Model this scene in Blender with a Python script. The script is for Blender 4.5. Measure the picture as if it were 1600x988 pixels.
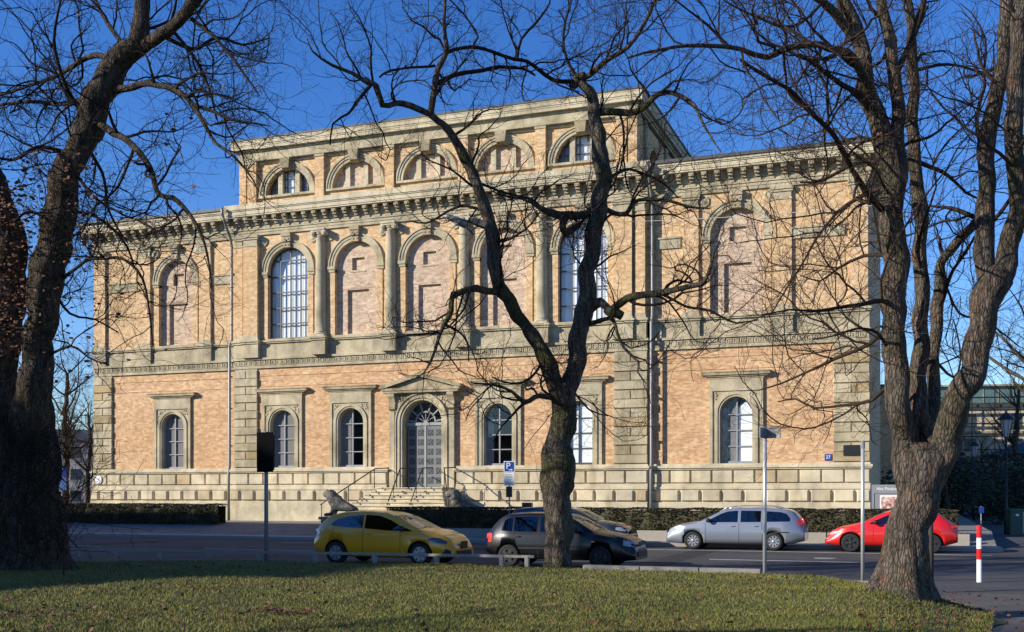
import bpy, bmesh, math, random
from mathutils import Vector, Matrix
from mathutils.geometry import tessellate_polygon
R = math.radians
C = bpy.context.scene.collection
for o in list(bpy.data.objects): bpy.data.objects.remove(o)

# ---------------------------------------------------------------- camera, light, exposure
F = 1704.0; CAM = Vector((43.9, -49.76, 1.95)); HOR = 772.0
FWD = Vector((-.3508, .9364, 0)); RGT = Vector((.9364, .3508, 0))
cd = bpy.data.cameras.new('camera'); cam = bpy.data.objects.new('camera', cd); C.objects.link(cam)
cam.location = CAM; cam.rotation_euler = (R(90), 0, math.asin(.3508))
cd.sensor_width = 36; cd.lens = 36 * F / 1600; cd.shift_y = (HOR - 494) / 1600; cd.clip_end = 2000; cd.clip_start = .1
sc = bpy.context.scene; sc.camera = cam
SUN_AZ, SUN_EL = 52, 22            # degrees left of the facade's outward normal, elevation
sd = Vector((-math.sin(R(SUN_AZ)) * math.cos(R(SUN_EL)), -math.cos(R(SUN_AZ)) * math.cos(R(SUN_EL)), math.sin(R(SUN_EL))))
sl = bpy.data.lights.new('sun', 'SUN'); sun = bpy.data.objects.new('sun', sl); C.objects.link(sun)
sl.energy = 5.0; sl.angle = R(.53); sl.color = (1, .925, .80)
sun.rotation_euler = sd.to_track_quat('Z', 'Y').to_euler(); sun.location = (0, -60, 60)
w = bpy.data.worlds.new('World'); sc.world = w; w.use_nodes = True
nt = w.node_tree; bg = nt.nodes['Background']
sk = nt.nodes.new('ShaderNodeTexSky'); sk.sky_type = 'NISHITA'; sk.sun_disc = False
sk.sun_elevation = R(SUN_EL); sk.sun_rotation = math.atan2(sd.x, sd.y) % (2 * math.pi)
sk.air_density = 1.0; sk.dust_density = .0; sk.ozone_density = 3.5; sk.altitude = 600
hsv = nt.nodes.new('ShaderNodeHueSaturation'); hsv.inputs['Hue'].default_value = .516; hsv.inputs['Saturation'].default_value = 1.27; hsv.inputs['Value'].default_value = 1.52
nt.links.new(sk.outputs[0], hsv.inputs['Color']); nt.links.new(hsv.outputs[0], bg.inputs[0]); bg.inputs[1].default_value = .088
vs = sc.view_settings; vs.view_transform = 'Standard'; vs.look = 'None'; vs.exposure = .5; vs.gamma = 1

def P(px, py, D):
    return CAM + D * (FWD + RGT * ((px - 800) / F) + Vector((0, 0, (HOR - py) / F)))
def G(px, y, z=0):
    """world point on plane y seen in image column px"""
    k = (px - 800) / F; l = (y - CAM.y) / (FWD.y + RGT.y * k)
    return Vector((CAM.x + l * (FWD.x + RGT.x * k), y, z))

# ---------------------------------------------------------------- helpers
TR = random.Random(77)
class MB:
    def __init__(s): s.v = []; s.f = []; s.sm = []; s.tone = {}
    def add(s, vs, fs, smooth=False):
        b = len(s.v); s.v += [tuple(p) for p in vs]
        s.f += [[i + b for i in f] for f in fs]; s.sm += [smooth] * len(fs)
    def box(s, x0, x1, y0, y1, z0, z1):
        s.add([(x0,y0,z0),(x1,y0,z0),(x1,y1,z0),(x0,y1,z0),(x0,y0,z1),(x1,y0,z1),(x1,y1,z1),(x0,y1,z1)],
              [(0,3,2,1),(4,5,6,7),(0,1,5,4),(1,2,6,5),(2,3,7,6),(3,0,4,7)])
    def boss(s, x0, x1, z0, z1, y, p, b=.03):      # chamfered block standing p proud of plane y (towards -y)
        tn = TR.gauss(0, .09) if TR.random() > .06 else -.24
        for i in range(8): s.tone[len(s.v)+i] = tn
        s.add([(x0,y,z0),(x1,y,z0),(x1,y,z1),(x0,y,z1),(x0+b,y-p,z0+b),(x1-b,y-p,z0+b),(x1-b,y-p,z1-b),(x0+b,y-p,z1-b)],
              [(4,5,6,7),(0,1,5,4),(1,2,6,5),(2,3,7,6),(3,0,4,7)])
    def plate(s, outer, holes, y0, y1):
        loops = [outer] + list(holes); polys = [[Vector((p[0], p[1], 0)) for p in l] for l in loops]
        flat = [p for l in loops for p in l]; tr = tessellate_polygon(polys)
        n = len(flat); b = len(s.v)
        s.v += [(p[0], y0, p[1]) for p in flat] + [(p[0], y1, p[1]) for p in flat]
        for t in tr:
            s.f.append([b + i for i in t]); s.f.append([b + n + i for i in reversed(t)]); s.sm += [False, False]
        k = 0
        for l in loops:
            m = len(l)
            for i in range(m):
                j = (i + 1) % m; s.f.append([b+k+i, b+k+j, b+n+k+j, b+n+k+i]); s.sm.append(False)
            k += m
    def sheet(s, outer, y):
        tr = tessellate_polygon([[Vector((p[0], p[1], 0)) for p in outer]]); s.add([(p[0], y, p[1]) for p in outer], [list(t) for t in tr])
    def tube(s, pts, rad, n=8, cap=False, smooth=True):
        pts = [Vector(p) for p in pts]
        if not hasattr(rad, '__len__'): rad = [rad] * len(pts)
        t0 = (pts[1] - pts[0]).normalized()
        u = t0.orthogonal().normalized(); b = len(s.v); L = len(pts)
        for i in range(L):
            t = (pts[min(i+1, L-1)] - pts[max(i-1, 0)])
            if t.length < 1e-9: t = t0
            t = t.normalized(); u = (u - t * u.dot(t))
            if u.length < 1e-6: u = t.orthogonal()
            u.normalize(); w_ = t.cross(u); r = rad[i]; p = pts[i]
            for k in range(n):
                a = 2 * math.pi * k / n; c_, s_ = math.cos(a) * r, math.sin(a) * r
                s.v.append((p.x + u.x*c_ + w_.x*s_, p.y + u.y*c_ + w_.y*s_, p.z + u.z*c_ + w_.z*s_))
        for i in range(L - 1):
            for k in range(n):
                k2 = (k + 1) % n
                s.f.append([b+i*n+k, b+i*n+k2, b+(i+1)*n+k2, b+(i+1)*n+k]); s.sm.append(smooth)
        if cap:
            s.f.append([b+k for k in reversed(range(n))]); s.f.append([b+(L-1)*n+k for k in range(n)]); s.sm += [False, False]
    def lathe(s, prof, cx=0, cy=0, n=24, axis='z', smooth=True, cap=True):
        b = len(s.v)
        for (r, h) in prof:
            for k in range(n):
                a = 2*math.pi*k/n
                if axis == 'z': s.v.append((cx + r*math.cos(a), cy + r*math.sin(a), h))
                else: s.v.append((cx + r*math.cos(a), h, cy + r*math.sin(a)))
        for i in range(len(prof)-1):
            for k in range(n):
                k2 = (k+1) % n; s.f.append([b+i*n+k, b+i*n+k2, b+(i+1)*n+k2, b+(i+1)*n+k]); s.sm.append(smooth)
        if cap: s.f.append([b+k for k in range(n)]); s.f.append([b+(len(prof)-1)*n+k for k in range(n)]); s.sm += [False, False]
    def build(s, name, m, parent=None, recalc=False):
        me = bpy.data.meshes.new(name); me.from_pydata(s.v, [], s.f)
        if len(s.sm): me.polygons.foreach_set('use_smooth', s.sm)
        if recalc:
            bm = bmesh.new(); bm.from_mesh(me); bmesh.ops.recalc_face_normals(bm, faces=bm.faces)
            if recalc == 2 and bm.calc_volume(signed=True) < 0: bmesh.ops.reverse_faces(bm, faces=bm.faces)
            bm.to_mesh(me); bm.free()
        me.materials.append(m); me.update()
        if s.tone:
            at = me.attributes.new('tone', 'FLOAT', 'POINT')
            for i, t_ in s.tone.items(): at.data[i].value = t_
        o = bpy.data.objects.new(name, me); C.objects.link(o)
        if parent: o.parent = parent
        return o
def tag(o, label=None, cat=None, group=None, kind=None):
    if label: o['label'] = label
    if cat: o['category'] = cat
    if group: o['group'] = group
    if kind: o['kind'] = kind
    return o
def empty(name, loc=(0,0,0), rz=0, label=None, cat=None, group=None):
    o = bpy.data.objects.new(name, None); C.objects.link(o); o.location = loc; o.rotation_euler = (0,0,rz)
    return tag(o, label, cat, group)
def copy_tree(o, parent=None):
    c = o.copy(); C.objects.link(c); c.parent = parent
    for ch in list(o.children): copy_tree(ch, c)
    return c
def arch(cx, zb, zs, r, n=20):                  # arched opening outline, base zb, springing zs
    return [(cx-r, zb)] + [(cx - r*math.cos(math.pi*i/n), zs + r*math.sin(math.pi*i/n)) for i in range(n+1)] + [(cx+r, zb)]
def rect(x0, x1, z0, z1): return [(x0,z0),(x1,z0),(x1,z1),(x0,z1)]

# ---------------------------------------------------------------- materials
def nodes(name):
    m = bpy.data.materials.new(name); m.use_nodes = True; t = m.node_tree
    return m, t, t.nodes['Principled BSDF'], lambda k: t.nodes.new(k), t.links.new
def simple(name, col, rough=.6, metal=0, coat=0, var=.12, scale=3, bump=0, spec=.5):
    m, t, p, N, L = nodes(name)
    p.inputs['Roughness'].default_value = rough; p.inputs['Metallic'].default_value = metal
    p.inputs['Coat Weight'].default_value = coat; p.inputs['Coat Roughness'].default_value = .04
    p.inputs['Specular IOR Level'].default_value = spec
    tc = N('ShaderNodeTexCoord'); n = N('ShaderNodeTexNoise'); n.inputs['Scale'].default_value = scale; n.inputs['Detail'].default_value = 5
    L(tc.outputs['Object'], n.inputs['Vector'])
    mx = N('ShaderNodeMix'); mx.data_type = 'RGBA'
    mx.inputs[6].default_value = (*[c*(1-var) for c in col], 1); mx.inputs[7].default_value = (*[min(1, c*(1+var)) for c in col], 1)
    L(n.outputs['Fac'], mx.inputs[0]); L(mx.outputs[2], p.inputs['Base Color'])
    if bump:
        b = N('ShaderNodeBump'); b.inputs['Strength'].default_value = bump; b.inputs['Distance'].default_value = .02
        L(n.outputs['Fac'], b.inputs['Height']); L(b.outputs[0], p.inputs['Normal'])
    return m
def ramp(N, pts):
    r = N('ShaderNodeValToRGB'); e = r.color_ramp.elements
    while len(e) < len(pts): e.new(.5)
    for i, (x, c) in enumerate(pts): e[i].position = x; e[i].color = (*c, 1) if len(c) == 3 else c
    return r
def mulc(N, L, a, b, fac=1.0, mode='MULTIPLY'):
    x = N('ShaderNodeMix'); x.data_type = 'RGBA'; x.blend_type = mode; x.inputs[0].default_value = fac
    L(a, x.inputs[6]); L(b, x.inputs[7]); return x.outputs[2]
def brick(name, c1, c2, mortar, patch, bw=.27, bh=.075):
    m, t, p, N, L = nodes(name); p.inputs['Roughness'].default_value = .92; p.inputs['Specular IOR Level'].default_value = .2
    tc = N('ShaderNodeTexCoord'); sp = N('ShaderNodeSeparateXYZ'); L(tc.outputs['Object'], sp.inputs[0])
    ad = N('ShaderNodeMath'); L(sp.outputs[0], ad.inputs[0]); L(sp.outputs[1], ad.inputs[1])
    cb = N('ShaderNodeCombineXYZ'); L(ad.outputs[0], cb.inputs[0]); L(sp.outputs[2], cb.inputs[1])
    br = N('ShaderNodeTexBrick'); L(cb.outputs[0], br.inputs['Vector'])
    br.inputs['Color1'].default_value = (*c1,1); br.inputs['Color2'].default_value = (*c2,1); br.inputs['Mortar'].default_value = (*mortar,1)
    br.inputs['Scale'].default_value = 1; br.inputs['Brick Width'].default_value = bw; br.inputs['Row Height'].default_value = bh
    br.inputs['Mortar Size'].default_value = .007; br.inputs['Mortar Smooth'].default_value = .3; br.inputs['Bias'].default_value = 0
    # brick sized mottling and broad weathering
    mp = N('ShaderNodeMapping'); mp.inputs['Scale'].default_value = (1.0, 1, 1.9); L(tc.outputs['Object'], mp.inputs[0])
    n1 = N('ShaderNodeTexNoise'); n1.inputs['Scale'].default_value = 3.4; n1.inputs['Detail'].default_value = 9; n1.inputs['Roughness'].default_value = .82; L(mp.outputs[0], n1.inputs['Vector'])
    r1 = ramp(N, [(.3, tuple(c*.72 for c in patch)), (.5, (1,1,1)), (.7, (1.25,1.22,1.15))]); L(n1.outputs['Fac'], r1.inputs[0])
    n2 = N('ShaderNodeTexNoise'); n2.inputs['Scale'].default_value = .35; n2.inputs['Detail'].default_value = 4; L(tc.outputs['Object'], n2.inputs['Vector'])
    r2 = ramp(N, [(.35, patch), (.65, (1,1,1))]); L(n2.outputs['Fac'], r2.inputs[0])
    # every brick its own tone
    b2 = N('ShaderNodeTexBrick'); L(cb.outputs[0], b2.inputs['Vector']); b2.inputs['Scale'].default_value = 1; b2.inputs['Brick Width'].default_value = bw*.6; b2.inputs['Row Height'].default_value = bh*1.5
    b2.inputs['Color1'].default_value = (.62,.58,.54,1); b2.inputs['Color2'].default_value = (1.35,1.36,1.38,1); b2.inputs['Mortar'].default_value = (1,1,1,1); b2.inputs['Mortar Size'].default_value = .0; b2.offset = .37
    a = mulc(N, L, br.outputs['Color'], r1.outputs[0], .5); a = mulc(N, L, a, b2.outputs['Color'], .42); a = mulc(N, L, a, r2.outputs[0], .8)
    L(a, p.inputs['Base Color'])
    b = N('ShaderNodeBump'); b.inputs['Strength'].default_value = .5; b.inputs['Distance'].default_value = .01
    L(n1.outputs['Fac'], b.inputs['Height']); L(b.outputs[0], p.inputs['Normal'])
    return m
def stone(name, c1, c2, c3, sc_=1.2, stretch=.35):
    m, t, p, N, L = nodes(name); p.inputs['Roughness'].default_value = .88; p.inputs['Specular IOR Level'].default_value = .25
    tc = N('ShaderNodeTexCoord')
    n = N('ShaderNodeTexNoise'); n.inputs['Scale'].default_value = sc_; n.inputs['Detail'].default_value = 8; n.inputs['Roughness'].default_value = .62
    L(tc.outputs['Object'], n.inputs['Vector'])
    r = ramp(N, [(.3, c1), (.5, c2), (.72, c3)]); L(n.outputs['Fac'], r.inputs[0])
    mp = N('ShaderNodeMapping'); mp.inputs['Scale'].default_value = (2.6, 2.6, stretch); L(tc.outputs['Object'], mp.inputs[0])
    n2 = N('ShaderNodeTexNoise'); n2.inputs['Scale'].default_value = 1.0; n2.inputs['Detail'].default_value = 5; L(mp.outputs[0], n2.inputs['Vector'])
    r2 = ramp(N, [(.30, (.70,.69,.64)), (.50, (1,1,1))]); L(n2.outputs['Fac'], r2.inputs[0])
    # block to block tone
    vb = N('ShaderNodeTexVoronoi'); vb.inputs['Scale'].default_value = .9; L(tc.outputs['Object'], vb.inputs['Vector'])
    hs = N('ShaderNodeSeparateColor'); L(vb.outputs['Color'], hs.inputs[0])
    r3 = ramp(N, [(0, (.86,.86,.88)), (1, (1.1,1.06,1))]); L(hs.outputs[0], r3.inputs[0])
    a = mulc(N, L, r.outputs[0], r2.outputs[0], .75); a = mulc(N, L, a, r3.outputs[0], .7)
    at = N('ShaderNodeAttribute'); at.attribute_name = 'tone'; mr = N('ShaderNodeMath'); mr.operation = 'ADD'; mr.inputs[1].default_value = .5; L(at.outputs['Fac'], mr.inputs[0])
    rt = ramp(N, [(.15, (.94,.76,.52)), (.35, (.84,.81,.77)), (.5, (1,1,1)), (.7, (1.14,1.12,1.08))]); L(mr.outputs[0], rt.inputs[0])
    a = mulc(N, L, a, rt.outputs[0], 1.0)
    n6 = N('ShaderNodeTexNoise'); n6.inputs['Scale'].default_value = .5; n6.inputs['Detail'].default_value = 9; n6.inputs['Roughness'].default_value = .7; L(tc.outputs['Object'], n6.inputs['Vector'])
    r6 = ramp(N, [(.36, (.66,.66,.63)), (.52, (1,1,1))]); L(n6.outputs['Fac'], r6.inputs[0]); a = mulc(N, L, a, r6.outputs[0], .7); L(a, p.inputs['Base Color'])
    n4 = N('ShaderNodeTexNoise'); n4.inputs['Scale'].default_value = 14; n4.inputs['Detail'].default_value = 6; L(tc.outputs['Object'], n4.inputs['Vector'])
    b = N('ShaderNodeBump'); b.inputs['Strength'].default_value = .5; b.inputs['Distance'].default_value = .02
    L(n4.outputs['Fac'], b.inputs['Height']); L(b.outputs[0], p.inputs['Normal'])
    return m
M = {}
M['brick_low'] = brick('orange_brick', (.655,.44,.252), (.485,.28,.152), (.54,.45,.31), (.88,.82,.74))
M['brick_up'] = brick('yellow_brick', (.68,.48,.28), (.53,.345,.185), (.57,.47,.33), (.88,.83,.74))
M['brick_pink'] = brick('pink_brick', (.60,.475,.345), (.45,.305,.215), (.56,.49,.39), (.90,.88,.86))
M['stone'] = stone('green_sandstone', (.29,.25,.165), (.44,.385,.265), (.57,.505,.355))
M['stone_pale'] = stone('pale_sandstone', (.41,.355,.25), (.55,.485,.345), (.64,.57,.42))
M['stone_dark'] = stone('weathered_sandstone', (.22,.185,.125), (.37,.315,.21), (.48,.41,.28), 2)
M['lion_stone'] = stone('grey_statue_stone', (.07,.065,.058), (.15,.14,.12), (.25,.235,.20), 4)
M['roof'] = simple('roof_metal', (.06,.058,.055), .6)
M['pipe'] = simple('zinc_pipe', (.20,.21,.21), .5, .3)
M['frame'] = simple('grey_window_bars', (.27,.28,.29), .5)
M['frame_dark'] = simple('dark_window_bars', (.05,.055,.06), .5)
M['curtain'] = simple('white_curtain', (.86,.88,.90), .9, var=.04)
M['blind'] = simple('grey_blind', (.21,.20,.19), .8, var=.05)
M['interior'] = simple('dark_interior', (.015,.016,.018), .9)
M['door'] = simple('grey_door_paint', (.14,.15,.15), .5)
M['door_panel'] = simple('door_panel_paint', (.04,.05,.056), .5)
M['iron'] = simple('black_iron', (.012,.012,.013), .45)
M['galv'] = simple('galvanised_steel', (.50,.50,.48), .45, .4, scale=9)
M['rail'] = simple('worn_rail_paint', (.27,.25,.21), .8, scale=6, var=.3)
M['white'] = simple('white_enamel', (.80,.80,.78), .4, var=.03)
M['sign_blue'] = simple('sign_blue', (.012,.06,.30), .4, var=.03)
M['sign_grey'] = simple('sign_back_grey', (.22,.23,.24), .5)
M['red'] = simple('red_enamel', (.62,.015,.012), .4, var=.05)
M['black'] = simple('matt_black', (.006,.006,.007), .8, spec=.08)
M['green_box'] = simple('green_cabinet', (.015,.07,.05), .5)
M['kerb'] = simple('kerb_stone', (.30,.28,.25), .9, scale=8, bump=.4)
M['wall_low'] = simple('retaining_stone', (.32,.29,.24), .9, scale=5, bump=.5)
M['rubber'] = simple('tyre_rubber', (.014,.014,.015), .85)
M['alloy'] = simple('wheel_alloy', (.45,.46,.48), .35, .7)
M['steelwheel'] = simple('black_steel_wheel', (.02,.02,.022), .5)
M['trim'] = simple('black_car_plastic', (.018,.018,.02), .6)
M['wood_post'] = simple('weathered_post', (.05,.035,.025), .9, bump=.5)
def glassmat(name, tint=(1,1,1), refl=(.9,.95,1), base=.08):
    m = bpy.data.materials.new(name); m.use_nodes = True; t = m.node_tree; t.nodes.clear(); N = t.nodes.new; L = t.links.new
    o = N('ShaderNodeOutputMaterial'); mx = N('ShaderNodeMixShader'); tr = N('ShaderNodeBsdfTransparent'); gl = N('ShaderNodeBsdfGlossy')
    tr.inputs[0].default_value = (*tint,1); gl.inputs[0].default_value = (*refl,1); gl.inputs['Roughness'].default_value = .02
    fr = N('ShaderNodeLayerWeight'); fr.inputs[0].default_value = .5
    pw = N('ShaderNodeMath'); pw.operation = 'POWER'; pw.inputs[1].default_value = 4.0; L(fr.outputs['Facing'], pw.inputs[0])
    ma = N('ShaderNodeMath'); ma.operation = 'MULTIPLY_ADD'; ma.inputs[1].default_value = .7; ma.inputs[2].default_value = base; L(pw.outputs[0], ma.inputs[0])
    # old panes are never flat
    tc = N('ShaderNodeTexCoord'); n = N('ShaderNodeTexNoise'); n.inputs['Scale'].default_value = 1.6; b = N('ShaderNodeBump'); b.inputs['Strength'].default_value = .08; b.inputs['Distance'].default_value = .03
    L(tc.outputs['Object'], n.inputs['Vector']); L(n.outputs['Fac'], b.inputs['Height']); L(b.outputs[0], gl.inputs['Normal'])
    L(ma.outputs[0], mx.inputs[0]); L(tr.outputs[0], mx.inputs[1]); L(gl.outputs[0], mx.inputs[2]); L(mx.outputs[0], o.inputs[0]); return m
M['glass'] = glassmat('window_glass', (.92,.94,.95), base=.05)
M['carglass'] = glassmat('car_glass', (.12,.15,.15), (.8,.9,1), .10)
def paint(name, col, metal=0, rough=.35, coat=.8):
    return simple(name, col, rough, metal, coat, var=.03, scale=1.5)
M['yellow'] = paint('yellow_car_paint', (.80,.36,.004))
M['blackp'] = paint('black_car_paint', (.004,.0042,.005), coat=.25)
M['silver'] = paint('silver_blue_paint', (.30,.33,.38), .55)
M['redp'] = paint('red_car_paint', (.62,.012,.010))
M['darkp'] = paint('dark_blue_paint', (.012,.016,.022))
def lens(name, col): return simple(name, col, .12, 0, 1.0, var=.1, scale=20)
M['headlight'] = lens('headlight_lens', (.35,.37,.40)); M['headdark'] = lens('smoked_headlight', (.05,.05,.06)); M['tail'] = lens('tail_light', (.75,.05,.02)); M['amber'] = lens('amber_lens', (.8,.25,.03))

def barkmat(name, c1, c2, moss, lich=0.0):
    m, t, p, N, L = nodes(name); p.inputs['Roughness'].default_value = .95; p.inputs['Specular IOR Level'].default_value = .15
    tc = N('ShaderNodeTexCoord'); mp = N('ShaderNodeMapping'); mp.inputs['Scale'].default_value = (9,9,1.6); L(tc.outputs['Object'], mp.inputs[0])
    n = N('ShaderNodeTexNoise'); n.inputs['Scale'].default_value = 1.3; n.inputs['Detail'].default_value = 8; n.inputs['Roughness'].default_value = .7; n.inputs['Distortion'].default_value = .8; L(mp.outputs[0], n.inputs['Vector'])
    r = ramp(N, [(.32, tuple(c*.25 for c in c1)), (.45, c1), (.66, c2)]); L(n.outputs['Fac'], r.inputs[0])
    n2 = N('ShaderNodeTexNoise'); n2.inputs['Scale'].default_value = .9; n2.inputs['Detail'].default_value = 5; L(tc.outputs['Object'], n2.inputs['Vector'])
    r2 = ramp(N, [(.48, (0,0,0)), (.62, (1,1,1))]); L(n2.outputs['Fac'], r2.inputs[0])
    mm = N('ShaderNodeMath'); mm.operation = 'MULTIPLY'; mm.inputs[1].default_value = moss[3]; L(r2.outputs[0], mm.inputs[0])
    mx = N('ShaderNodeMix'); mx.data_type = 'RGBA'; L(mm.outputs[0], mx.inputs[0]); L(r.outputs[0], mx.inputs[6]); mx.inputs[7].default_value = (*moss[:3],1)
    out = mx.outputs[2]
    if lich:
        n3 = N('ShaderNodeTexNoise'); n3.inputs['Scale'].default_value = 5; n3.inputs['Detail'].default_value = 4; L(tc.outputs['Object'], n3.inputs['Vector'])
        r3 = ramp(N, [(.58, (0,0,0)), (.66, (lich,)*3)]); L(n3.outputs['Fac'], r3.inputs[0])
        m3 = N('ShaderNodeMix'); m3.data_type = 'RGBA'; L(r3.outputs[0], m3.inputs[0]); L(out, m3.inputs[6]); m3.inputs[7].default_value = (.22,.12,.075,1); out = m3.outputs[2]
    L(out, p.inputs['Base Color'])
    v = N('ShaderNodeTexVoronoi'); v.feature = 'DISTANCE_TO_EDGE'; v.inputs['Scale'].default_value = 1.5; v.inputs['Randomness'].default_value = 1
    mp2 = N('ShaderNodeMapping'); mp2.inputs['Scale'].default_value = (15,15,4.2); L(tc.outputs['Object'], mp2.inputs[0])
    
    L(mp2.outputs[0], v.inputs['Vector'])
    rv = ramp(N, [(0, (.42,.40,.37)), (.16, (1.08,1.06,1.04))]); L(v.outputs['Distance'], rv.inputs[0])
    out = mulc(N, L, out, rv.outputs[0], .75); L(out, p.inputs['Base Color'])
    hh = N('ShaderNodeMath'); hh.operation = 'MINIMUM'; hh.inputs[1].default_value = .2; L(v.outputs['Distance'], hh.inputs[0])
    ha = N('ShaderNodeMath'); ha.operation = 'MULTIPLY_ADD'; ha.inputs[1].default_value = 2.0; L(hh.outputs[0], ha.inputs[0]); L(n.outputs['Fac'], ha.inputs[2])
    b = N('ShaderNodeBump'); b.inputs['Strength'].default_value = 1; b.inputs['Distance'].default_value = .05
    L(ha.outputs[0], b.inputs['Height']); L(b.outputs[0], p.inputs['Normal'])
    return m
M['bark_mid'] = barkmat('ridged_bark', (.085,.068,.052), (.22,.185,.145), (.055,.065,.012,.7))
M['bark_right'] = barkmat('flaky_bark', (.085,.068,.054), (.20,.165,.135), (.05,.055,.02,.4), .55)
M['bark_left'] = barkmat('dark_furrowed_bark', (.05,.04,.03), (.15,.12,.092), (.04,.04,.015,.3))
M['twig'] = simple('twig_bark', (.022,.016,.012), .9, spec=.15)
M['twig_brown'] = simple('brown_twig_bark', (.04,.026,.018), .9, spec=.15)
M['leaf_brown'] = simple('dead_leaf', (.12,.045,.02), .8, var=.5, scale=2)
M['leaf_green'] = simple('hedge_leaf', (.055,.048,.018), .75, var=.5, scale=6)
M['leaf_dark'] = simple('evergreen_leaf', (.03,.045,.018), .7, var=.4, scale=3)

def groundmat(name, c1, c2, scale=2.5, fine=40, rough=.9, cracks=False, bump=.3):
    m, t, p, N, L = nodes(name); p.inputs['Roughness'].default_value = rough; p.inputs['Specular IOR Level'].default_value = .3
    tc = N('ShaderNodeTexCoord')
    n = N('ShaderNodeTexNoise'); n.inputs['Scale'].default_value = scale; n.inputs['Detail'].default_value = 8; n.inputs['Roughness'].default_value = .65; L(tc.outputs['Object'], n.inputs['Vector'])
    r = ramp(N, [(.3, c1), (.7, c2)]); L(n.outputs['Fac'], r.inputs[0])
    n2 = N('ShaderNodeTexNoise'); n2.inputs['Scale'].default_value = fine; n2.inputs['Detail'].default_value = 3; L(tc.outputs['Object'], n2.inputs['Vector'])
    r2 = ramp(N, [(.3, (.6,.6,.6)), (.7, (1.3,1.3,1.3))]); L(n2.outputs['Fac'], r2.inputs[0])
    L(mulc(N, L, r.outputs[0], r2.outputs[0], .8), p.inputs['Base Color'])
    b = N('ShaderNodeBump'); b.inputs['Strength'].default_value = bump; b.inputs['Distance'].default_value = .02
    L(n2.outputs['Fac'], b.inputs['Height']); L(b.outputs[0], p.inputs['Normal']); return m
M['asphalt'] = groundmat('asphalt', (.045,.044,.043), (.085,.082,.078), .5, 60)
M['tar'] = groundmat('tar_patch', (.022,.022,.022), (.045,.044,.043), .8, 50)
M['path'] = groundmat('gritty_path', (.07,.062,.056), (.13,.115,.10), 1.2, 45)
M['paving'] = groundmat('forecourt_paving', (.16,.15,.13), (.26,.24,.20), 1.5, 12)
M['ground'] = groundmat('distant_ground', (.06,.055,.045), (.10,.09,.07), .3, 5)
M['soil'] = groundmat('turf_soil', (.06,.055,.02), (.14,.13,.045), .8, 25, bump=.8)
M['grass'] = simple('grass_blade', (.135,.138,.024), .7, var=.5, scale=1.3, spec=.25)
M['grass_dry'] = simple('dry_grass_blade', (.29,.22,.085), .75, var=.35, scale=1.3, spec=.25)
M['paintline'] = simple('worn_road_paint', (.45,.45,.43), .8, var=.4, scale=8)

# ---------------------------------------------------------------- ground
m = MB(); m.add([(-700,-400,-.06),(800,-400,-.06),(800,1100,-.06),(-700,1100,-.06)], [(0,1,2,3)])
tag(m.build('ground', M['ground']), 'flat ground reaching to the horizon', 'ground', kind='structure')
m = MB(); m.add([(-260,-26.6,0),(160,-26.6,0),(160,-9.75,0),(-260,-9.75,0)], [(0,1,2,3)])
tag(m.build('road', M['asphalt']), 'grey asphalt street in front of the museum', 'road', kind='structure')
m = MB(); m.add([(46.5,-9.75,-.004),(75,-9.75,-.004),(75,260,-.004),(46.5,260,-.004)], [(0,1,2,3)])
tag(m.build('side_road', M['asphalt']), 'asphalt side road running past the museum', 'road', kind='structure')
m = MB()
for i in range(-12, 12): m.box(i*9+2, i*9+6.5, -17.3, -17.18, .002, .006)
m.box(20, 46, -12.2, -12.1, .002, .006)
tag(m.build('road_markings', M['paintline']), 'worn white lines on the street', 'road marking', kind='structure')
m = MB(); m.box(-200, 46.5, -9.75, -9.6, -.05, .13); m.box(-200, 46.5, -9.6, -8.05, -.05, .115)
tag(m.build('pavement', M['kerb']), 'pavement with a kerb on the museum side', 'pavement', kind='structure')
def forez(y): return .12 if y < -8 else .12 + (.42 if y > -5 else .42*(y+8)/3)
m = MB(); ys = [-8.05,-7.9,-7,-6,-5,-3,0,18,130]
for i in range(len(ys)-1):
    a, b = ys[i], ys[i+1]; m.add([(-200,a,forez(a)),(46.4,a,forez(a)),(46.4,b,forez(b)),(-200,b,forez(b))], [(0,1,2,3)])
tag(m.build('forecourt', M['paving']), 'pale ground rising from the pavement to the museum', 'ground', kind='structure')
xr = G(1515, -8.0).x
m = MB(); m.box(G(600,-8).x, xr, -8.04, -7.82, -.02, .52)
tag(m.build('retaining_wall', M['wall_low']), 'low pale stone wall under the long clipped hedge', 'wall')

m = MB(); rr = random.Random(3)
def patch_(x0, x1, y0, y1): m.add([(x0,y0,.0035),(x1,y0,.0035),(x1,y1,.0035),(x0,y1,.0035)], [(0,1,2,3)])
for (a, b, c, d) in ((2,9.5,-19.6,-18.1),(14,15.1,-26,-12),(24.5,30,-14.8,-13.5),(36.5,37.4,-25.9,-10),(40.5,45,-18.9,-17.6),(52,53,-26,-10),(46,49,-15,-13.2)): patch_(a,b,c,d)
for (x, y) in ((6,-21),(18,-16),(27,-19.5),(39,-20.5),(43,-13.5),(48,-22)):
    pts = [(x, y)]; a = rr.uniform(0,6.28)
    for k in range(14): a += rr.gauss(0,.4); pts.append((pts[-1][0]+.45*math.cos(a), pts[-1][1]+.45*math.sin(a)))
    for (p, q) in zip(pts, pts[1:]): m.add([(p[0],p[1]-.03,.0045),(p[0],p[1]+.03,.0045),(q[0],q[1]+.03,.0045),(q[0],q[1]-.03,.0045)], [(0,1,2,3)])
tag(m.build('road_repairs', M['tar']), 'darker repair patches and tar filled cracks in the street', 'road repair', kind='structure')
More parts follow.
